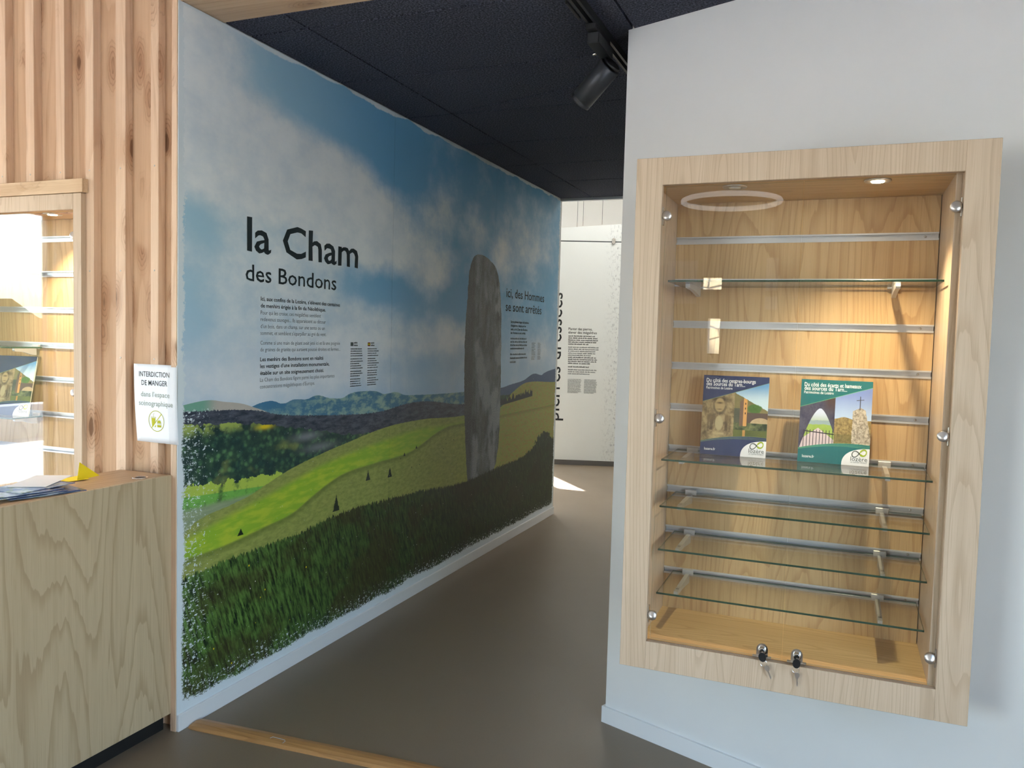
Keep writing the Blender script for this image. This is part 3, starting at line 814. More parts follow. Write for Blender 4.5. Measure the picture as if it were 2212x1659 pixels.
# ------------------------------------------------------------------ glass shelves and their brackets
def shelf(x0, x1, y0, y1, zt, label, th=.006):
    cx, cy = (x0 + x1) / 2, (y0 + y1) / 2
    bm = bmesh.new(); bbox(bm, x0 - cx, x1 - cx, y0 - cy, y1 - cy, -th, 0, .0006)
    bm.normal_update()
    for f in bm.faces: f.material_index = 0 if abs(f.normal.z) > .9 else 1
    o = bm_obj('glass_shelf', bm, ['shelf_glass', 'glass_edge'], None, (cx, cy, zt))
    return tag(o, label, 'shelf', 'glass shelves')
def bracket(x, yb, z, ln, label):
    """hook plate in the channel, tapering arm under the glass"""
    r = empty('shelf_bracket', (x, yb, z), label, 'bracket', 'shelf brackets')
    bm = bmesh.new(); bbox(bm, -.019, .019, -.007, .004, -.010, .008, .0015); bm_obj('hook_plate', bm, 'bracket_grey', r, (x, yb, z))
    bm = bmesh.new()
    prof = [(0, -.006), (0, -.038), (-.02, -.036), (-ln * .6, -.024), (-ln, -.021), (-ln - .004, -.016), (-ln - .003, -.008), (-ln * .5, -.006)]
    prism(bm, prof, -.0065, .0065, 'x'); bm_obj('arm', bm, 'bracket_grey', r, (x, yb - .004, z))
    bm = bmesh.new(); bbox(bm, -.005, .005, -.006, .006, -.0072, -.0060, .0005); bm_obj('glass_pad', bm, 'rubber_grey', r, (x, yb - ln * .9, z))
    return r
SH = [(1.741, 'topmost glass shelf, empty, seen from below in the large oak case'), (1.178, 'glass shelf carrying the two booklets in the large oak case'),
      (1.029, 'empty glass shelf just below the booklets in the large oak case'), (.890, 'second lowest glass shelf in the large oak case'), (.749, 'lowest glass shelf in the large oak case')]
nm = ['topmost glass shelf', 'booklet shelf', 'shelf just below the booklets', 'second lowest shelf', 'lowest glass shelf']
for (z, lb), n_ in zip(SH, nm):
    shelf(1.786, 2.554, .203, .478, z, lb)
    bracket(1.838, .4800, z + .001, .215, 'grey bracket under the left end of the %s, large oak case' % n_)
    bracket(2.442, .4800, z + .001, .215, 'grey bracket under the right end of the %s, large oak case' % n_)
for z, q in ((1.770, 'upper'), (1.452, 'middle'), (1.150, 'lower')):
    shelf(-1.30, -.945, .035, .178, z, '%s of three short glass shelves in the timber wall case' % q)
    bracket(-.985, .1800, z + .001, .10, 'bracket at the right end of the %s short shelf in the timber wall case' % q)

# ------------------------------------------------------------------ booklets
def f_book(band, accent, kind):
    def f(b):
        x, y, z = objco()          # x across 0..0.21, z up 0..0.264
        u = x / .21; v = z / .264
        n = noise(vec(u, v, 1), 7, 5, .65); n2 = noise(vec(u, v, 4), 26, 4, .7); n3 = noise(vec(u, v, 8), 3, 3)
        if kind == 0:
            # left picture: carved stone figure; right picture: river, tower and bridge under a blue sky
            st = mixc(sst(n, .3, .7), rgb(96, 78, 52), rgb(186, 164, 120))
            st = mixc(sst(n2, .5, .7) * .4, st, rgb(60, 48, 30))
            face = blob(u, v, .27, .63, .085, .10); hat = blob(u, v, .27, .70, .14, .035)
            body = blob(u, v, .27, .40, .085, .13)
            st = mixc(hat * 1.2, st, rgb(70, 56, 38)); st = mixc(sst(face, .35, .6), st, rgb(176, 152, 106)); st = mixc(sst(face, .12, .3) * sst(face, .5, .35) * sst(v, .68, .60) * .6, st, rgb(64, 50, 32))
            st = mixc(blob(u, v, .27, .655, .05, .012), st, rgb(70, 54, 34)); st = mixc(blob(u, v, .27, .575, .04, .006), st, rgb(96, 74, 46))
            st = mixc(sst(body, .5, .7), st, rgb(182, 166, 124)); st = mixc(lt(absv(absv(u - .27) - .115 + (n2 - .5) * .04), .022) * lt(.31, v) * lt(v, .50) * .7, st, rgb(70, 54, 34)); st = mixc(lt(absv(absv(u - .27) - .165 + (n2 - .5) * .04), .018) * lt(.29, v) * lt(v, .50) * .5, st, rgb(80, 62, 40))
            st = mixc(blob(u, v, .15, .47, .04, .05) + blob(u, v, .39, .47, .04, .05), st, rgb(120, 98, 64))
            st = mixc(sst(absv(u - .27), .10, .07) * blob(u, v, .27, .27, .3, .02), st, rgb(188, 168, 124))
            sky_ = mixc(sst(v, .68, .92), rgb(196, 218, 228), rgb(92, 150, 200))
            rt = mixc(lt(v, .79 - (u - .5) * .42 + (n2 - .5) * .03), sky_, mixc(n, rgb(96, 88, 52), rgb(150, 140, 90)))
            rt = mixc(sst(blob(u, v, .80, .60, .13, .07) + (n2 - .5) * .5, .45, .6), rt, mixc(n2, rgb(34, 66, 28), rgb(96, 140, 60)))
            rt = mixc(lt(v, .60) * lt(u, .68), rt, mixc(n, rgb(52, 58, 48), rgb(110, 112, 90)))
            br_ = lt(v, .55) * lt(.40, v) * lt(.62, u)
            rt = mixc(br_, rt, rgb(92, 74, 66)); rt = mixc(sst(blob(u, v, .90, .40, .16, .09), .35, .38), rt, mixc(n2, rgb(160, 136, 104), rgb(198, 178, 140)))
            rt = mixc(lt(v, .42), rt, mixc(sst(n, .4, .65), rgb(44, 62, 44), rgb(126, 132, 84)))
            rt = mixc(lt(v, .33), rt, mixc(n3, rgb(60, 72, 40), rgb(120, 128, 60)))
            tow = lt(absv(u - .635), .055) * lt(.38, v) * lt(v, .73 - absv(u - .65) * .6)
            rt = mixc(tow, rt, mixc(lt(u, .635), rgb(214, 158, 88), rgb(120, 92, 74)))
            rt = mixc(lt(absv(u - .655), .02) * lt(v, .33), rt, rgb(190, 140, 70))
            rt = mixc(lt(absv(u - .665), .008) * (lt(absv(v - .66), .012) + lt(absv(v - .60), .012) + lt(absv(v - .54), .012)), rt, rgb(70, 50, 34))
            split = .495
        else:
            st = mixc(sst(n, .3, .7), rgb(46, 48, 76), rgb(92, 88, 104)); st = mixc(sst(n2, .55, .75) * .4, st, rgb(128, 118, 122))
            st = mixc(sst(v, .55, .75) * sst(u, .3, .42), st, rgb(76, 56, 52))
            ar = lt(absv(u - .29), S.m('POWER', mx((.655 - v) / .29, 0.001), .62) * .20) * lt(v, .652)
            vw = mixc(sst(v, .45, .62), rgb(170, 190, 150), rgb(206, 214, 234)); vw = mixc(lt(v, .51 + (n - .5) * .06), vw, rgb(150, 170, 172)); vw = mixc(lt(v, .46 + (n - .5) * .05), vw, mixc(n, rgb(126, 158, 60), rgb(176, 198, 104)))
            vw = mixc(lt(v, .42 - absv(u - .27) * .6), vw, mixc(n2, rgb(196, 178, 188), rgb(226, 208, 204)))
            st = mixc(ar, st, vw)
            bar = lt(absv(frac(u * 22) - .5), .10) * lt(v, .395) * lt(.0, u - .06)
            st = mixc(mx(bar, lt(absv(v - .365 + (u - .25) * .06), .006) * lt(.06, u)), st, rgb(44, 42, 58))
            sky_ = mixc(sst(v, .5, .9), rgb(182, 204, 232), rgb(120, 138, 196))
            rt = mixc(lt(v, .535 + blob(u, v, .63, .535, .1, 1) * .03), sky_, mixc(sst(n2, .3, .7), rgb(112, 94, 52), rgb(176, 152, 98)))
            rt = mixc(lt(v, .36) * .5, rt, rgb(96, 96, 52))
            rk = lt(absv(u - .85 - (.5 - v) * .12), .085 + (.67 - v) * .13 + (n2 - .5) * .03) * lt(v, .685 - absv(u - .85) * .4)
            rt = mixc(rk, rt, mixc(sst(n2, .35, .65), rgb(134, 122, 106), rgb(208, 196, 176)))
            rt = mixc(mx(lt(absv(u - .84), .006) * lt(.66, v) * lt(v, .82), lt(absv(v - .775 - (u - .84) * .1), .004) * lt(absv(u - .84), .052)), rt, rgb(66, 66, 78))
            split = .495
        pic = mixc(lt(split, u), st, rt)
        edge_t = .665 + u * .262
        c = mixc(lt(edge_t, v), pic, mixc(n3 * .4, band, tuple(q * .75 for q in band)))
        c = mixc(lt(absv(v - edge_t), .0022), c, accent)
        cb = .165 + (1.0 - (u - .78) * (u - .78) / .61) * .088
        low = mixc(sst(n3, .4, .7) * .3, band, tuple(q * 1.3 for q in band))
        c = mixc(lt(v, cb), c, low)
        for k_, o_ in ((0, 0.0), (1, .018), (2, .034)):
            c = mixc(lt(absv(v - cb + o_ * (.4 + u * .8)), .0016), c, accent)
        du = (1.02 - u) / .40; dv = v / .205
        c = mixc(lt(S.m('POWER', absv(du), 2.4) + S.m('POWER', absv(dv), 2.4), 1.0) * lt(v, .212), c, (.86, .86, .88))
        setb(b, c, .28, 0, .4)
    return f
mat('cover_blue', f_book(rgb(42, 56, 98), rgb(120, 150, 110), 0))
mat('cover_green', f_book(rgb(28, 110, 112), rgb(120, 190, 130), 1))
def booklet(x, y, z, cover, lines, label, lean=8.0, rot=0.0, w_=.21, h_=.264, th=.007):
    r = bpy.data.objects.new('booklet', None); COL.objects.link(r); r.empty_display_size = .1
    B = Matrix.Translation((x, y, z)) @ Matrix.Rotation(math.radians(rot), 4, 'Z') @ Matrix.Rotation(math.radians(-lean), 4, 'X')
    r.matrix_basis = B; tag(r, label, 'booklet', 'booklets on display')
    bm = bmesh.new(); bbox(bm, 0, w_, 0, .0012, 0, h_); bm_obj('front_cover', bm, cover, r, mw=B)
    bm = bmesh.new(); bbox(bm, .001, w_ - .001, .0012, th - .0012, .0008, h_ - .001); bm_obj('pages', bm, 'paper_page', r, mw=B)
    bm = bmesh.new(); bbox(bm, 0, w_, th - .0012, th, 0, h_); bm_obj('back_cover', bm, cover, r, mw=B)
    for t_, u, v, cap, wd, m_, bold in lines:
        letter('cover_lettering', t_, B @ frame_m((u * w_, -.0004, v * h_), (1, 0, 0), (0, 0, 1)), cap, wd, m_, r, bold)
    # looped emblem above the name
    vs = []; fs = []; K = 48; ms = []
    for i in range(K):
        t = 2 * math.pi * i / K; d = 1 + math.sin(t) ** 2
        px, pz = math.cos(t) / d, math.sin(t) * math.cos(t) / d
        t2 = t + .01; d2 = 1 + math.sin(t2) ** 2
        tx, tz = math.cos(t2) / d2 - px, math.sin(t2) * math.cos(t2) / d2 - pz
        q = math.hypot(tx, tz); nx, nz = -tz / q, tx / q
        hw = .07 + .07 * (px > .2) * abs(math.sin(t))
        for sg in (-1, 1): 
            a, b_ = px + nx * hw * sg, pz * 1.25 + nz * hw * sg
            vs.append(((.860 + a * .098) * w_, -.0004, (.146 + b_ * .080 + a * .016) * h_))
        j = (i + 1) % K
        fs.append((2 * i, 2 * i + 1, 2 * j + 1, 2 * j)); ms.append(1 if px > .12 else 0)
    me = bpy.data.meshes.new('emblem'); me.from_pydata(vs, [], fs)
    o = mesh_obj('emblem', me, ['ink_slate', 'ink_lime']); o.matrix_basis = B; attach(o, r)
    for p_, k in zip(me.polygons, ms): p_.material_index = k
    return r
tail = [('lozere.fr', .065, .055, .0085, .036, 'ink_white', .012), ('lozère', .745, .055, .0135, .048, 'ink_slate', .0), ('LE DÉPARTEMENT', .745, .033, .0036, .048, 'ink_grey', .0)]
booklet(1.876, .392, 1.1785, 'cover_blue', [('Du côté des centres-bourgs', .045, .915, .0125, .158, 'ink_white', .012), ('des Sources du Tarn...', .045, .870, .0125, .125, 'ink_white', .012), ('Patrimoines de Lozère', .045, .828, .0085, .085, 'ink_white', .006)] + tail,
        'navy blue booklet with a carved stone figure and a bridge on its cover', 7, 1)
booklet(2.184, .392, 1.1785, 'cover_green', [('Du côté des écarts et hameaux', .045, .915, .0125, .168, 'ink_white', .012), ('des sources du Tarn...', .045, .870, .0125, .127, 'ink_white', .012), ('Patrimoines de Lozère', .045, .828, .0085, .088, 'ink_white', .006)] + tail,
        'teal green booklet with an archway and a stone cross on its cover', 7, -2)
booklet(-1.165, .085, 1.1505, 'cover_blue', tail, 'dark booklet propped on a short shelf in the timber wall case', 12, 8)

# ------------------------------------------------------------------ keys hanging in the case locks
def keyset(x, z, tilt, label):
    y = .1505 - .022
    r = empty('key_set', (x, y, z), label, 'keys', 'case keys')
    T = Matrix.Translation((x, y, z)) @ Matrix.Rotation(math.radians(tilt), 4, 'Y')
    bm = bmesh.new()
    pts = [(.011 * math.cos(math.radians(q)), -.008 + .014 * math.sin(math.radians(q))) for q in range(0, 360, 20)]
    prism(bm, pts, -.018, -.014, 'y'); bmesh.ops.bevel(bm, geom=bm.edges[:], offset=.0008, segments=1, affect='EDGES')
    k = bm_obj('key_head', bm, 'black_plastic', r, mw=T)
    bm = bmesh.new(); bbox(bm, -.0035, .0035, -.014, .006, -.001, .001); bm_obj('key_blade', bm, 'chrome', k, mw=T)
    bm = bmesh.new(); tube(bm, [(.0095 * math.cos(a * .3927), -.016, -.0265 + .0095 * math.sin(a * .3927)) for a in range(16)], .0006, 6, True)
    bm_obj('key_ring', bm, 'chrome', r, mw=T)
    bm = bmesh.new()
    q = [(-.006, -.036), (-.007, -.044), (-.004, -.050), (-.002, -.052), (-.002, -.072), (.0, -.075), (.002, -.072), (.002, -.066), (.0032, -.064), (.002, -.061), (.002, -.052), (.004, -.050), (.007, -.044), (.006, -.036), (.0, -.033)]
    prism(bm, q, -.0165, -.015, 'y')
    bm_obj('spare_key', bm, 'nickel', r, mw=T @ Matrix.Rotation(math.radians(-9), 4, 'Y'))
keyset(2.123, .636, -14, 'black headed key and spare in the left lock of the large case')
keyset(2.221, .634, 6, 'black headed key and spare in the right lock of the large case')

# ------------------------------------------------------------------ notice taped to the battens
def sheet_pt(u, v):
    """u 0..0.215 across, v 0..0.297 up; bows out at the lower right"""
    return Vector((-.2155 + u + (.018 if True else 0) * (1 - v / .297), -.0035 - .010 * (u / .215) * (1 - v / .297) - .004 * math.sin(v / .297 * math.pi), 1.113 + v))
nt_ = empty('paper_notice', sheet_pt(.1, 0), 'white paper notice forbidding food taped to the timber battens beside the mural', 'notice')
NU, NV = 10, 14
vs = [tuple(sheet_pt(.215 * i / NU, .297 * j / NV)) for j in range(NV + 1) for i in range(NU + 1)]
vs += [(a, b + .0004, c_) for a, b, c_ in vs]
n_ = (NU + 1) * (NV + 1); fs = []
for j in range(NV):
    for i in range(NU):
        k = j * (NU + 1) + i; fs += [(k, k + 1, k + NU + 2, k + NU + 1), (n_ + k, n_ + k + NU + 1, n_ + k + NU + 2, n_ + k + 1)]
for i in range(NU): fs += [(i, n_ + i, n_ + i + 1, i + 1)]; k = NV * (NU + 1) + i; fs += [(k, k + 1, n_ + k + 1, n_ + k)]
for j in range(NV): k = j * (NU + 1); fs += [(k, k + NU + 1, n_ + k + NU + 1, n_ + k)]; k += NU; fs += [(k, n_ + k, n_ + k + NU + 1, k + NU + 1)]
me = bpy.data.meshes.new('sheet'); me.from_pydata(vs, [], fs); o = mesh_obj('sheet', me, 'paper_white', smooth=True); attach(o, nt_)
def onsheet(o_):
    """lay flat meshes (x across, y up in sheet units) onto the bowed sheet"""
    for v in o_.data.vertices:
        p_ = sheet_pt(v.co.x, v.co.y); v.co = (p_.x, p_.y - .0006 - v.co.z, p_.z)
    o_.matrix_basis = Matrix.Identity(4); o_.matrix_parent_inverse = wm(nt_).inverted()
for t_, u, v, cap, wd, m_, bd in (('INTERDICTION', .026, .250, .019, .152, 'ink', .005), ('DE MANGER', .038, .217, .019, .130, 'ink', .005),
                                  ('dans l\u2019espace', .034, .174, .019, .145, 'ink_green_grey', .003), ('scénographique', .022, .140, .019, .172, 'ink_green_grey', .003)):
    o = letter('notice_lettering', t_, Matrix.Identity(4), cap, wd, m_, nt_, bd)
    for q in o.data.vertices: q.co.x += u; q.co.y += v
    onsheet(o)
def flat(name, polys, m_):
    vs, fs = [], []
    for p_ in polys:
        k = len(vs); vs += [(a, b, 0) for a, b in p_]; fs.append(tuple(range(k, k + len(p_))))
    me = bpy.data.meshes.new(name); me.from_pydata(vs, [], fs); o = mesh_obj(name, me, m_); attach(o, nt_); onsheet(o); return o
cx, cz, R1, R2 = .108, .083, .040, .0375
ring = []
for k in range(40):
    a, b = 2 * math.pi * k / 40, 2 * math.pi * (k + 1) / 40
    ring.append([(cx + R2 * math.cos(a), cz + R2 * math.sin(a)), (cx + R1 * math.cos(a), cz + R1 * math.sin(a)), (cx + R1 * math.cos(b), cz + R1 * math.sin(b)), (cx + R2 * math.cos(b), cz + R2 * math.sin(b))])
c45 = .7071
ring.append([(cx - R2 * c45 - .0012, cz - R2 * c45 + .0012), (cx - R2 * c45 + .0012, cz - R2 * c45 - .0012), (cx + R2 * c45 + .0012, cz + R2 * c45 - .0012), (cx + R2 * c45 - .0012, cz + R2 * c45 + .0012)])
flat('no_food_symbol', ring, 'ink_olive')
flat('no_food_symbol', [[(.083, .094), (.085, .060), (.089, .060), (.101, .074), (.104, .094)], [(.080, .096), (.107, .096), (.107, .098), (.080, .098)],
                        [(.093, .098), (.0945, .098), (.0955, .108), (.094, .108)], [(.094, .108), (.0955, .108), (.100, .112), (.0995, .1135)],
                        [(.096, .060), (.104, .060), (.1055, .070)],
                        [(.112, .076), (.132, .076), (.131, .082), (.127, .0865), (.117, .0865), (.113, .082)], [(.111, .072), (.133, .072), (.133, .0745), (.111, .0745)], [(.112, .060), (.132, .060), (.133, .069), (.111, .069)]], 'ink_olive')
# clear tape over the right side
bm = bmesh.new(); vv = []
for j in range(NV + 1):
    for i in range(4):
        p_ = sheet_pt(.170 + .046 * i / 3, .297 * j / NV); vv.append(bm.verts.new((p_.x, p_.y - .0016 - .0006 * math.sin(j * 1.7 + i), p_.z)))
for j in range(NV):
    for i in range(3): k = j * 4 + i; bm.faces.new((vv[k], vv[k + 1], vv[k + 5], vv[k + 4]))
bm_obj('clear_tape', bm, 'clear_tape', nt_, smooth=True)

# ------------------------------------------------------------------ reception counter
ct = empty('reception_counter', (-.15, -.9, 0), 'light oak reception counter with black recessed kick plate', 'counter')
CZ = .995
box('front_panel', -.045, -.026, -2.3, -.004, .070, CZ, 'counter_oak', ct, .0008)
box('top_panel', -.280, -.0452, -2.3, -.006, CZ - .025, CZ - .0004, 'counter_top_oak', ct, .0008)
box('back_panel', -.280, -.262, -2.3, -.006, 0, CZ - .025, 'counter_oak', ct)
box('end_panel', -.262, -.0452, -2.3, -2.28, 0, CZ - .025, 'counter_oak', ct)
box('kick_plate', -.075, -.062, -2.28, -.006, 0, .07, 'black_laminate', ct)
gm = lathe_obj('cable_grommet', [(.019, 0), (.019, .0012), (.026, .0022), (.0285, .0012), (.0285, 0)], (0, 0, 1), (-.080, -.10, CZ - .0003), 'chrome', ct, 32)
lathe_obj('grommet_hole', [(.0188, 0), (.0188, .0010)], (0, 0, 1), (-.080, -.10, CZ - .0002), 'black_plastic', gm, 24)

# yellow folded card
yc = empty('folded_card', (-.25, -.22, CZ), 'bright yellow paper folded into a small tent on the counter top', 'card')
def quadsolid(name, pts, m_, parent, th=.0006):
    a, b, c_ = (Vector(p_) for p_ in pts[:3]); n = (b - a).cross(c_ - a).normalized() * th
    bm = bmesh.new(); v1 = [bm.verts.new(p_) for p_ in pts]; v2 = [bm.verts.new(Vector(p_) + n) for p_ in pts]
    bm.faces.new(v1); bm.faces.new(v2[::-1])
    for i in range(len(pts)): bm.faces.new((v1[i], v2[i], v2[(i + 1) % len(pts)], v1[(i + 1) % len(pts)]))
    bmesh.ops.recalc_face_normals(bm, faces=bm.faces)
    return bm_obj(name, bm, m_, parent)
quadsolid('base_flap', [(-.275, -.288, CZ + .001), (-.215, -.290, CZ + .0015), (-.19, -.225, CZ + .004), (-.268, -.205, CZ + .006)], 'sticky_yellow', yc)
quadsolid('raised_flap', [(-.208, -.262, CZ + .002), (-.228, -.150, CZ + .002), (-.232, -.232, CZ + .062)], 'sticky_yellow', yc)

# fanned pile of leaflets
def f_leaf(seed):
    def f(b):
        x, y, z = objco(); n = noise(vec(x, y, seed), 9, 4, .6); n2 = noise(vec(x, y, seed + 4), 22, 3)
        c = mixc(sst(n, .4, .6), rgb(92, 112, 150), rgb(206, 212, 220)); c = mixc(sst(n2, .55, .7) * .7, c, rgb(120, 140, 96)); c = mixc(sst(y, .05, .10), c, rgb(70, 84, 130))
        setb(b, c, .25, 0, .5)
    return f
for k in range(3): mat('leaflet_%d' % k, f_leaf(k * 3.1))
lp = [(-.135, -.450, -14, 0, 'lowest leaflet of the fanned pile on the counter'), (-.142, -.470, -11, 1, 'second leaflet from the bottom of the counter pile'), (-.132, -.495, -9, 2, 'third leaflet from the bottom of the counter pile'),
      (-.150, -.510, -16, 0, 'fourth leaflet from the bottom of the counter pile'), (-.140, -.535, -12, 1, 'fifth leaflet from the bottom of the counter pile'), (-.155, -.520, -8, 2, 'sixth leaflet from the bottom of the counter pile'),
      (-.150, -.560, -13, 0, 'second leaflet from the top of the counter pile'), (-.165, -.470, 4, 1, 'topmost glossy leaflet of the fanned pile on the counter')]
for k, (x, y, a, m_, lb) in enumerate(lp):
    bm = bmesh.new(); bbox(bm, -.074, .074, -.105, .105, 0, .0022)
    tag(bm_obj('leaflet', bm, 'leaflet_%d' % m_, None, mw=Matrix.Translation((x, y, CZ + .0002 + k * .0026)) @ Matrix.Rotation(math.radians(a), 4, 'Z')), lb, 'leaflet', 'leaflets on the counter')
bm = bmesh.new(); bbox(bm, -.06, .06, -.11, .11, 0, .001)
tag(bm_obj('paper_sheet', bm, 'paper_white', None, mw=Matrix.Translation((-.212, -.40, CZ + .0215)) @ Matrix.Rotation(math.radians(30), 4, 'Z')), 'white paper sheet lying behind the leaflet pile on the counter', 'paper')

# ------------------------------------------------------------------ threshold strip on the floor
bm = bmesh.new()
pr = [(0, 0), (0, .003), (.010, .010), (.030, .0145), (.055, .0145), (.078, .009), (.088, .003), (.088, 0)]
vsA = []
Ls = 1.75
st_ = [(0.0, .35), (.008, .75), (.022, .95), (.04, 1.0), (Ls, 1.0)]
rows = []
for sx, sc_ in st_:
    rows.append([bm.verts.new((sx + (0 if sx > .04 else .0), .044 + (p_[0] - .044) * (.45 + .55 * sc_), p_[1] * (sc_ if sx < .03 else 1))) for p_ in pr])
for a, b in zip(rows, rows[1:]):
    for i in range(len(pr)): j = (i + 1) % len(pr); bm.faces.new((a[i], a[j], b[j], b[i]))
bm.faces.new(rows[0]); bm.faces.new(rows[-1][::-1]); bmesh.ops.recalc_face_normals(bm, faces=bm.faces)
ts = bm_obj('threshold_strip', bm, 'threshold_oak', None, mw=Matrix.Translation((.012, .034, 0)) @ Matrix.Rotation(math.radians(4.0), 4, 'Z'))
tag(ts, 'rounded oak threshold strip lying across the floor at the passage entrance', 'threshold')
ts.location.x = .0105
bm = bmesh.new(); tube(bm, [(.372, .086, .017), (.375, .098, .0165), (.40, .098, .0168), (.43, .0975, .0165), (.437, .090, .016), (.435, .078, .015)], .0012, 6)
sp = bm_obj('plastic_tie', bm, 'clear_tape_white'if False else 'aluminium', None); tag(sp, 'bent scrap of pale plastic tie lying on the oak threshold strip', 'scrap')

# ------------------------------------------------------------------ track and spotlight
tk = empty('light_track', (1.385, .9, HC), 'black ceiling track running along the passage beside the white wall', 'track')
bm = bmesh.new(); prism(bm, [(-.018, 0), (-.018, -.030), (-.008, -.030), (-.008, -.006), (.008, -.006), (.008, -.030), (.018, -.030), (.018, 0)], .30, 2.3, 'y')
bm_obj('track_profile', bm, 'black_metal', tk, (1.385, 0, HC))
box('end_cap', 1.3665, 1.4035, .292, .30, HC - .031, HC, 'black_plastic', tk, .001)
box('feed_cable', 1.349, 1.359, .40, .56, HC - .034, HC - .020, 'black_plastic', tk, .003)
sl = empty('spotlight', (1.385, .75, HC - .03), 'black cylindrical spotlight hanging from the ceiling track', 'spotlight')
box('adapter', 1.365, 1.405, .60, .80, HC - .052, HC - .0305, 'black_plastic', sl, .002)
box('driver_box', 1.362, 1.408, .63, .83, HC - .094, HC - .052, 'black_metal', sl, .003)
lathe_obj('lever', [(.005, 0), (.006, .003), (.006, .014), (.004, .016)], (-1, 0, -.1), (1.362, .76, HC - .088), 'chrome', sl, 12)
top = Vector((1.402, .815, 2.625)); axd = Vector((-.80, .28, -.68)).normalized()
lathe_obj('swivel', [(.010, 0), (.010, .02), (.007, .026)], (0, 0, -1), (1.388, .805, HC - .093), 'black_plastic', sl, 16)
bm = bmesh.new(); tube(bm, [(1.388, .805, HC - .105), (1.393, .812, HC - .135), top + axd * .05], .008, 8); bm_obj('arm', bm, 'black_plastic', sl)
bd = lathe_obj('lamp_body', [(.043, .0), (.0455, .002), (.0455, .165), (.0435, .166), (.0435, .172), (.0455, .173), (.0455, .183), (.041, .185), (.040, .172)], axd, top, 'lamp_black', sl, 40)
lathe_obj('heat_sink', [(.036, -.016), (.038, -.012), (.038, -.006), (.030, -.005), (.030, .002)], axd, top, 'black_plastic', bd, 32)
lathe_obj('lamp_lens', [(.039, .170), (.039, .172), (.0, .174)], axd, top, 'glass_edge_light', bd, 32)

# ------------------------------------------------------------------ hanging exhibition panel in the far room
PA = Vector((-.915, 7.05, 0)); pd = Vector((.954, .300, 0)).normalized(); PM = frame_m(PA, pd, (0, 0, 1))   # local x along, y up, z toward camera
def f_panel(b):
    x, y, z = objco()
    n = noise(vec(x * 24, y * 24, 0), 1, 4, .75); n2 = noise(vec(x * 120, y * 16, 3), 1, 3, .7)
    e = sst(x, .50, .74) * sst(n * .5 + n2 * .5, .52, .60) * .8
    setb(b, mixc(e, rgb(228, 232, 230), rgb(150, 152, 156)), .4)
mat('panel_print', f_panel)
pn = bpy.data.objects.new('hanging_panel', None); COL.objects.link(pn); pn.matrix_basis = PM
tag(pn, 'tall white exhibition panel lettered pierres dressées in the far room', 'panel')
def pbox(name, x0, x1, y0, y1, z0, z1, m_):
    bm = bmesh.new(); bbox(bm, x0, x1, y0, y1, z0, z1, .0008); return bm_obj(name, bm, m_, pn, mw=PM)
pbox('lower_sheet', -.24, .76, .063, 2.722, -.012, 0, 'panel_print')
pbox('plinth', -.24, .76, 0, .062, -.05, -.004, 'dark_plinth')
bm = bmesh.new(); prism(bm, [(-.24, 2.736), (.76, 2.734), (.76, 2.945), (-.02, 2.885), (-.24, 2.868)], -.012, 0, 'z'); bm_obj('upper_sheet', bm, 'panel_print', pn, mw=PM)
bm = bmesh.new(); prism(bm, [(-.24, 2.888), (-.02, 2.905), (.76, 2.985), (.76, 2.93), (-.02, 2.87), (-.24, 2.855)], -.30, -.288, 'z'); bm_obj('rear_sheet', bm, 'panel_print', pn, mw=PM)
pbox('joint_strip', -.24, .76, 2.720, 2.738, -.010, -.004, 'seam_dark')
bm = bmesh.new(); bbox(bm, .615, .655, 2.705, 2.768, -.004, .018, .003); bbox(bm, .628, .642, 2.695, 2.775, .018, .024, .002); bm_obj('connector', bm, 'chrome', pn, mw=PM)
for x_, zt in ((.19, 2.905), (.26, 2.92), (.49, 2.94)):
    bm = bmesh.new(); tube(bm, [(x_, zt, -.006), (x_, 3.88, -.006)], .0022, 6); cb = bm_obj('suspension_cable', bm, 'seam_dark', pn, mw=PM)
    bm = bmesh.new(); bbox(bm, x_ - .006, x_ + .006, zt - .005, zt + .045, -.012, .002, .001); bm_obj('cable_grip', bm, 'nickel', cb, mw=PM)
letter('title_lettering', 'pierres dressées', PM @ frame_m((.040, .545, .0015), (0, 1, 0), (-1, 0, 0)), .155, 1.56, 'ink', pn, bold=.004, jitter=.0008, words=True)
def onpanel(x, y): return PM @ Matrix.Translation((x, y, .0015))
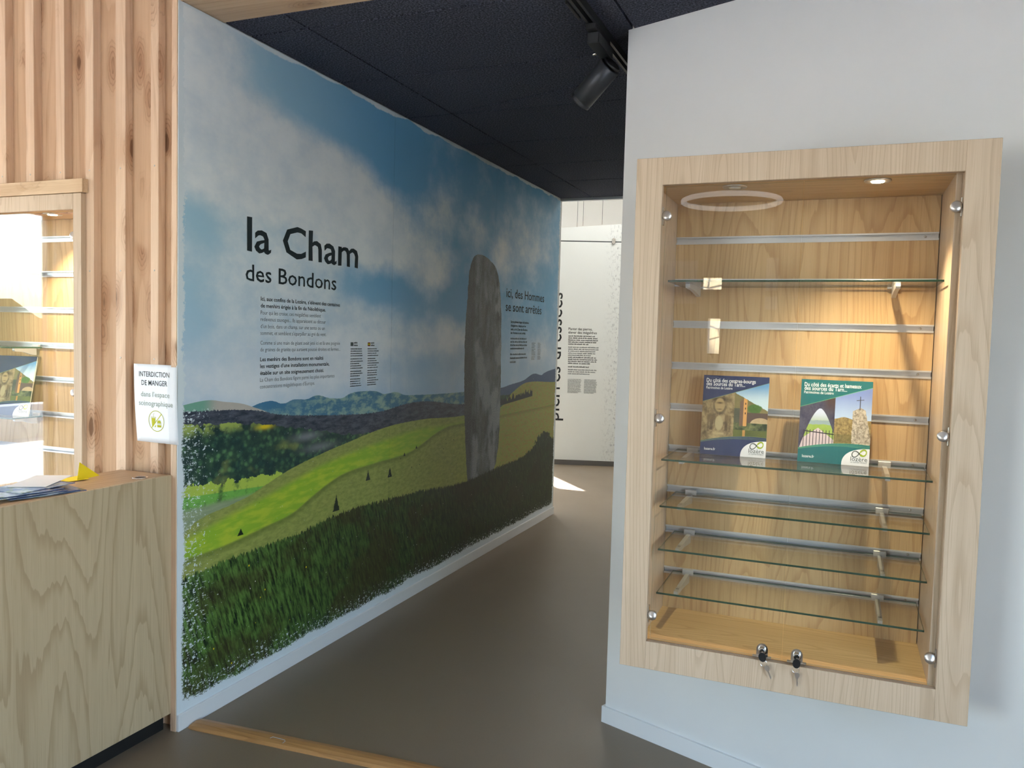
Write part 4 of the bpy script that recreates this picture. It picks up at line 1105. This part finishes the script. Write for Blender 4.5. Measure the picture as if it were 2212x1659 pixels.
letter('heading_line', 'Planter des pierres,', onpanel(.124, 1.655), .030, .29, 'ink', pn, .006)
letter('heading_line', 'élever des mégalithes', onpanel(.124, 1.612), .030, .345, 'ink', pn, .006)
def rows(x, z0, n, dz, w_, seed):
    r = random.Random(seed); return [(x, z0 - k * dz, w_ * (1 if k < n - 1 else .75) * r.uniform(.88, 1)) for k in range(n)]
word_bars('body_print', rows(.126, 1.575, 5, .0245, .37, 1) + rows(.130, 1.315, 4, .0245, .37, 3) + rows(.132, 1.20, 1, .02, .37, 4), onpanel(0, 0), .0125, 'ink', pn, 4)
word_bars('body_print', rows(.128, 1.44, 5, .0245, .37, 2) + rows(.133, 1.165, 3, .0245, .36, 5), onpanel(0, 0), .011, 'ink_grey', pn, 5)
word_bars('body_print', rows(.135, 1.05, 13, .0135, .17, 6) + rows(.335, 1.05, 13, .0135, .165, 7), onpanel(0, 0), .0065, 'ink_grey', pn, 8)

# ------------------------------------------------------------------ things in the front room, mirrored in the case glass
rl = empty('ring_pendant', (1.37, -4.5, ZC), 'large white ring pendant lamp under the front room ceiling', 'lamp')
bm = bmesh.new(); tube(bm, [(1.37 + .40 * math.cos(2 * math.pi * k / 48), -4.5 + .40 * math.sin(2 * math.pi * k / 48), 2.75) for k in range(48)], .022, 8, True); bm_obj('ring', bm, 'ring_lamp', rl, smooth=True)
for k in range(3):
    a = 2 * math.pi * k / 3 + .3; bm = bmesh.new(); tube(bm, [(1.37 + .40 * math.cos(a), -4.5 + .40 * math.sin(a), 2.765), (1.37, -4.5, ZC)], .0015, 6); bm_obj('cord', bm, 'black_plastic', rl)
for x0, x1, z0, z1, lb in ((.55, .86, 1.95, 2.40, 'wide white poster on the rear timber wall'), (1.55, 1.67, 2.09, 2.42, 'narrow white poster on the rear timber wall'), (1.55, 1.67, 1.90, 2.03, 'small white card under the narrow poster on the rear wall')):
    tag(box('poster', x0, x1, YR + .004, YR + .012, z0, z1, 'paper_white', None), lb, 'poster', 'posters on the rear wall')
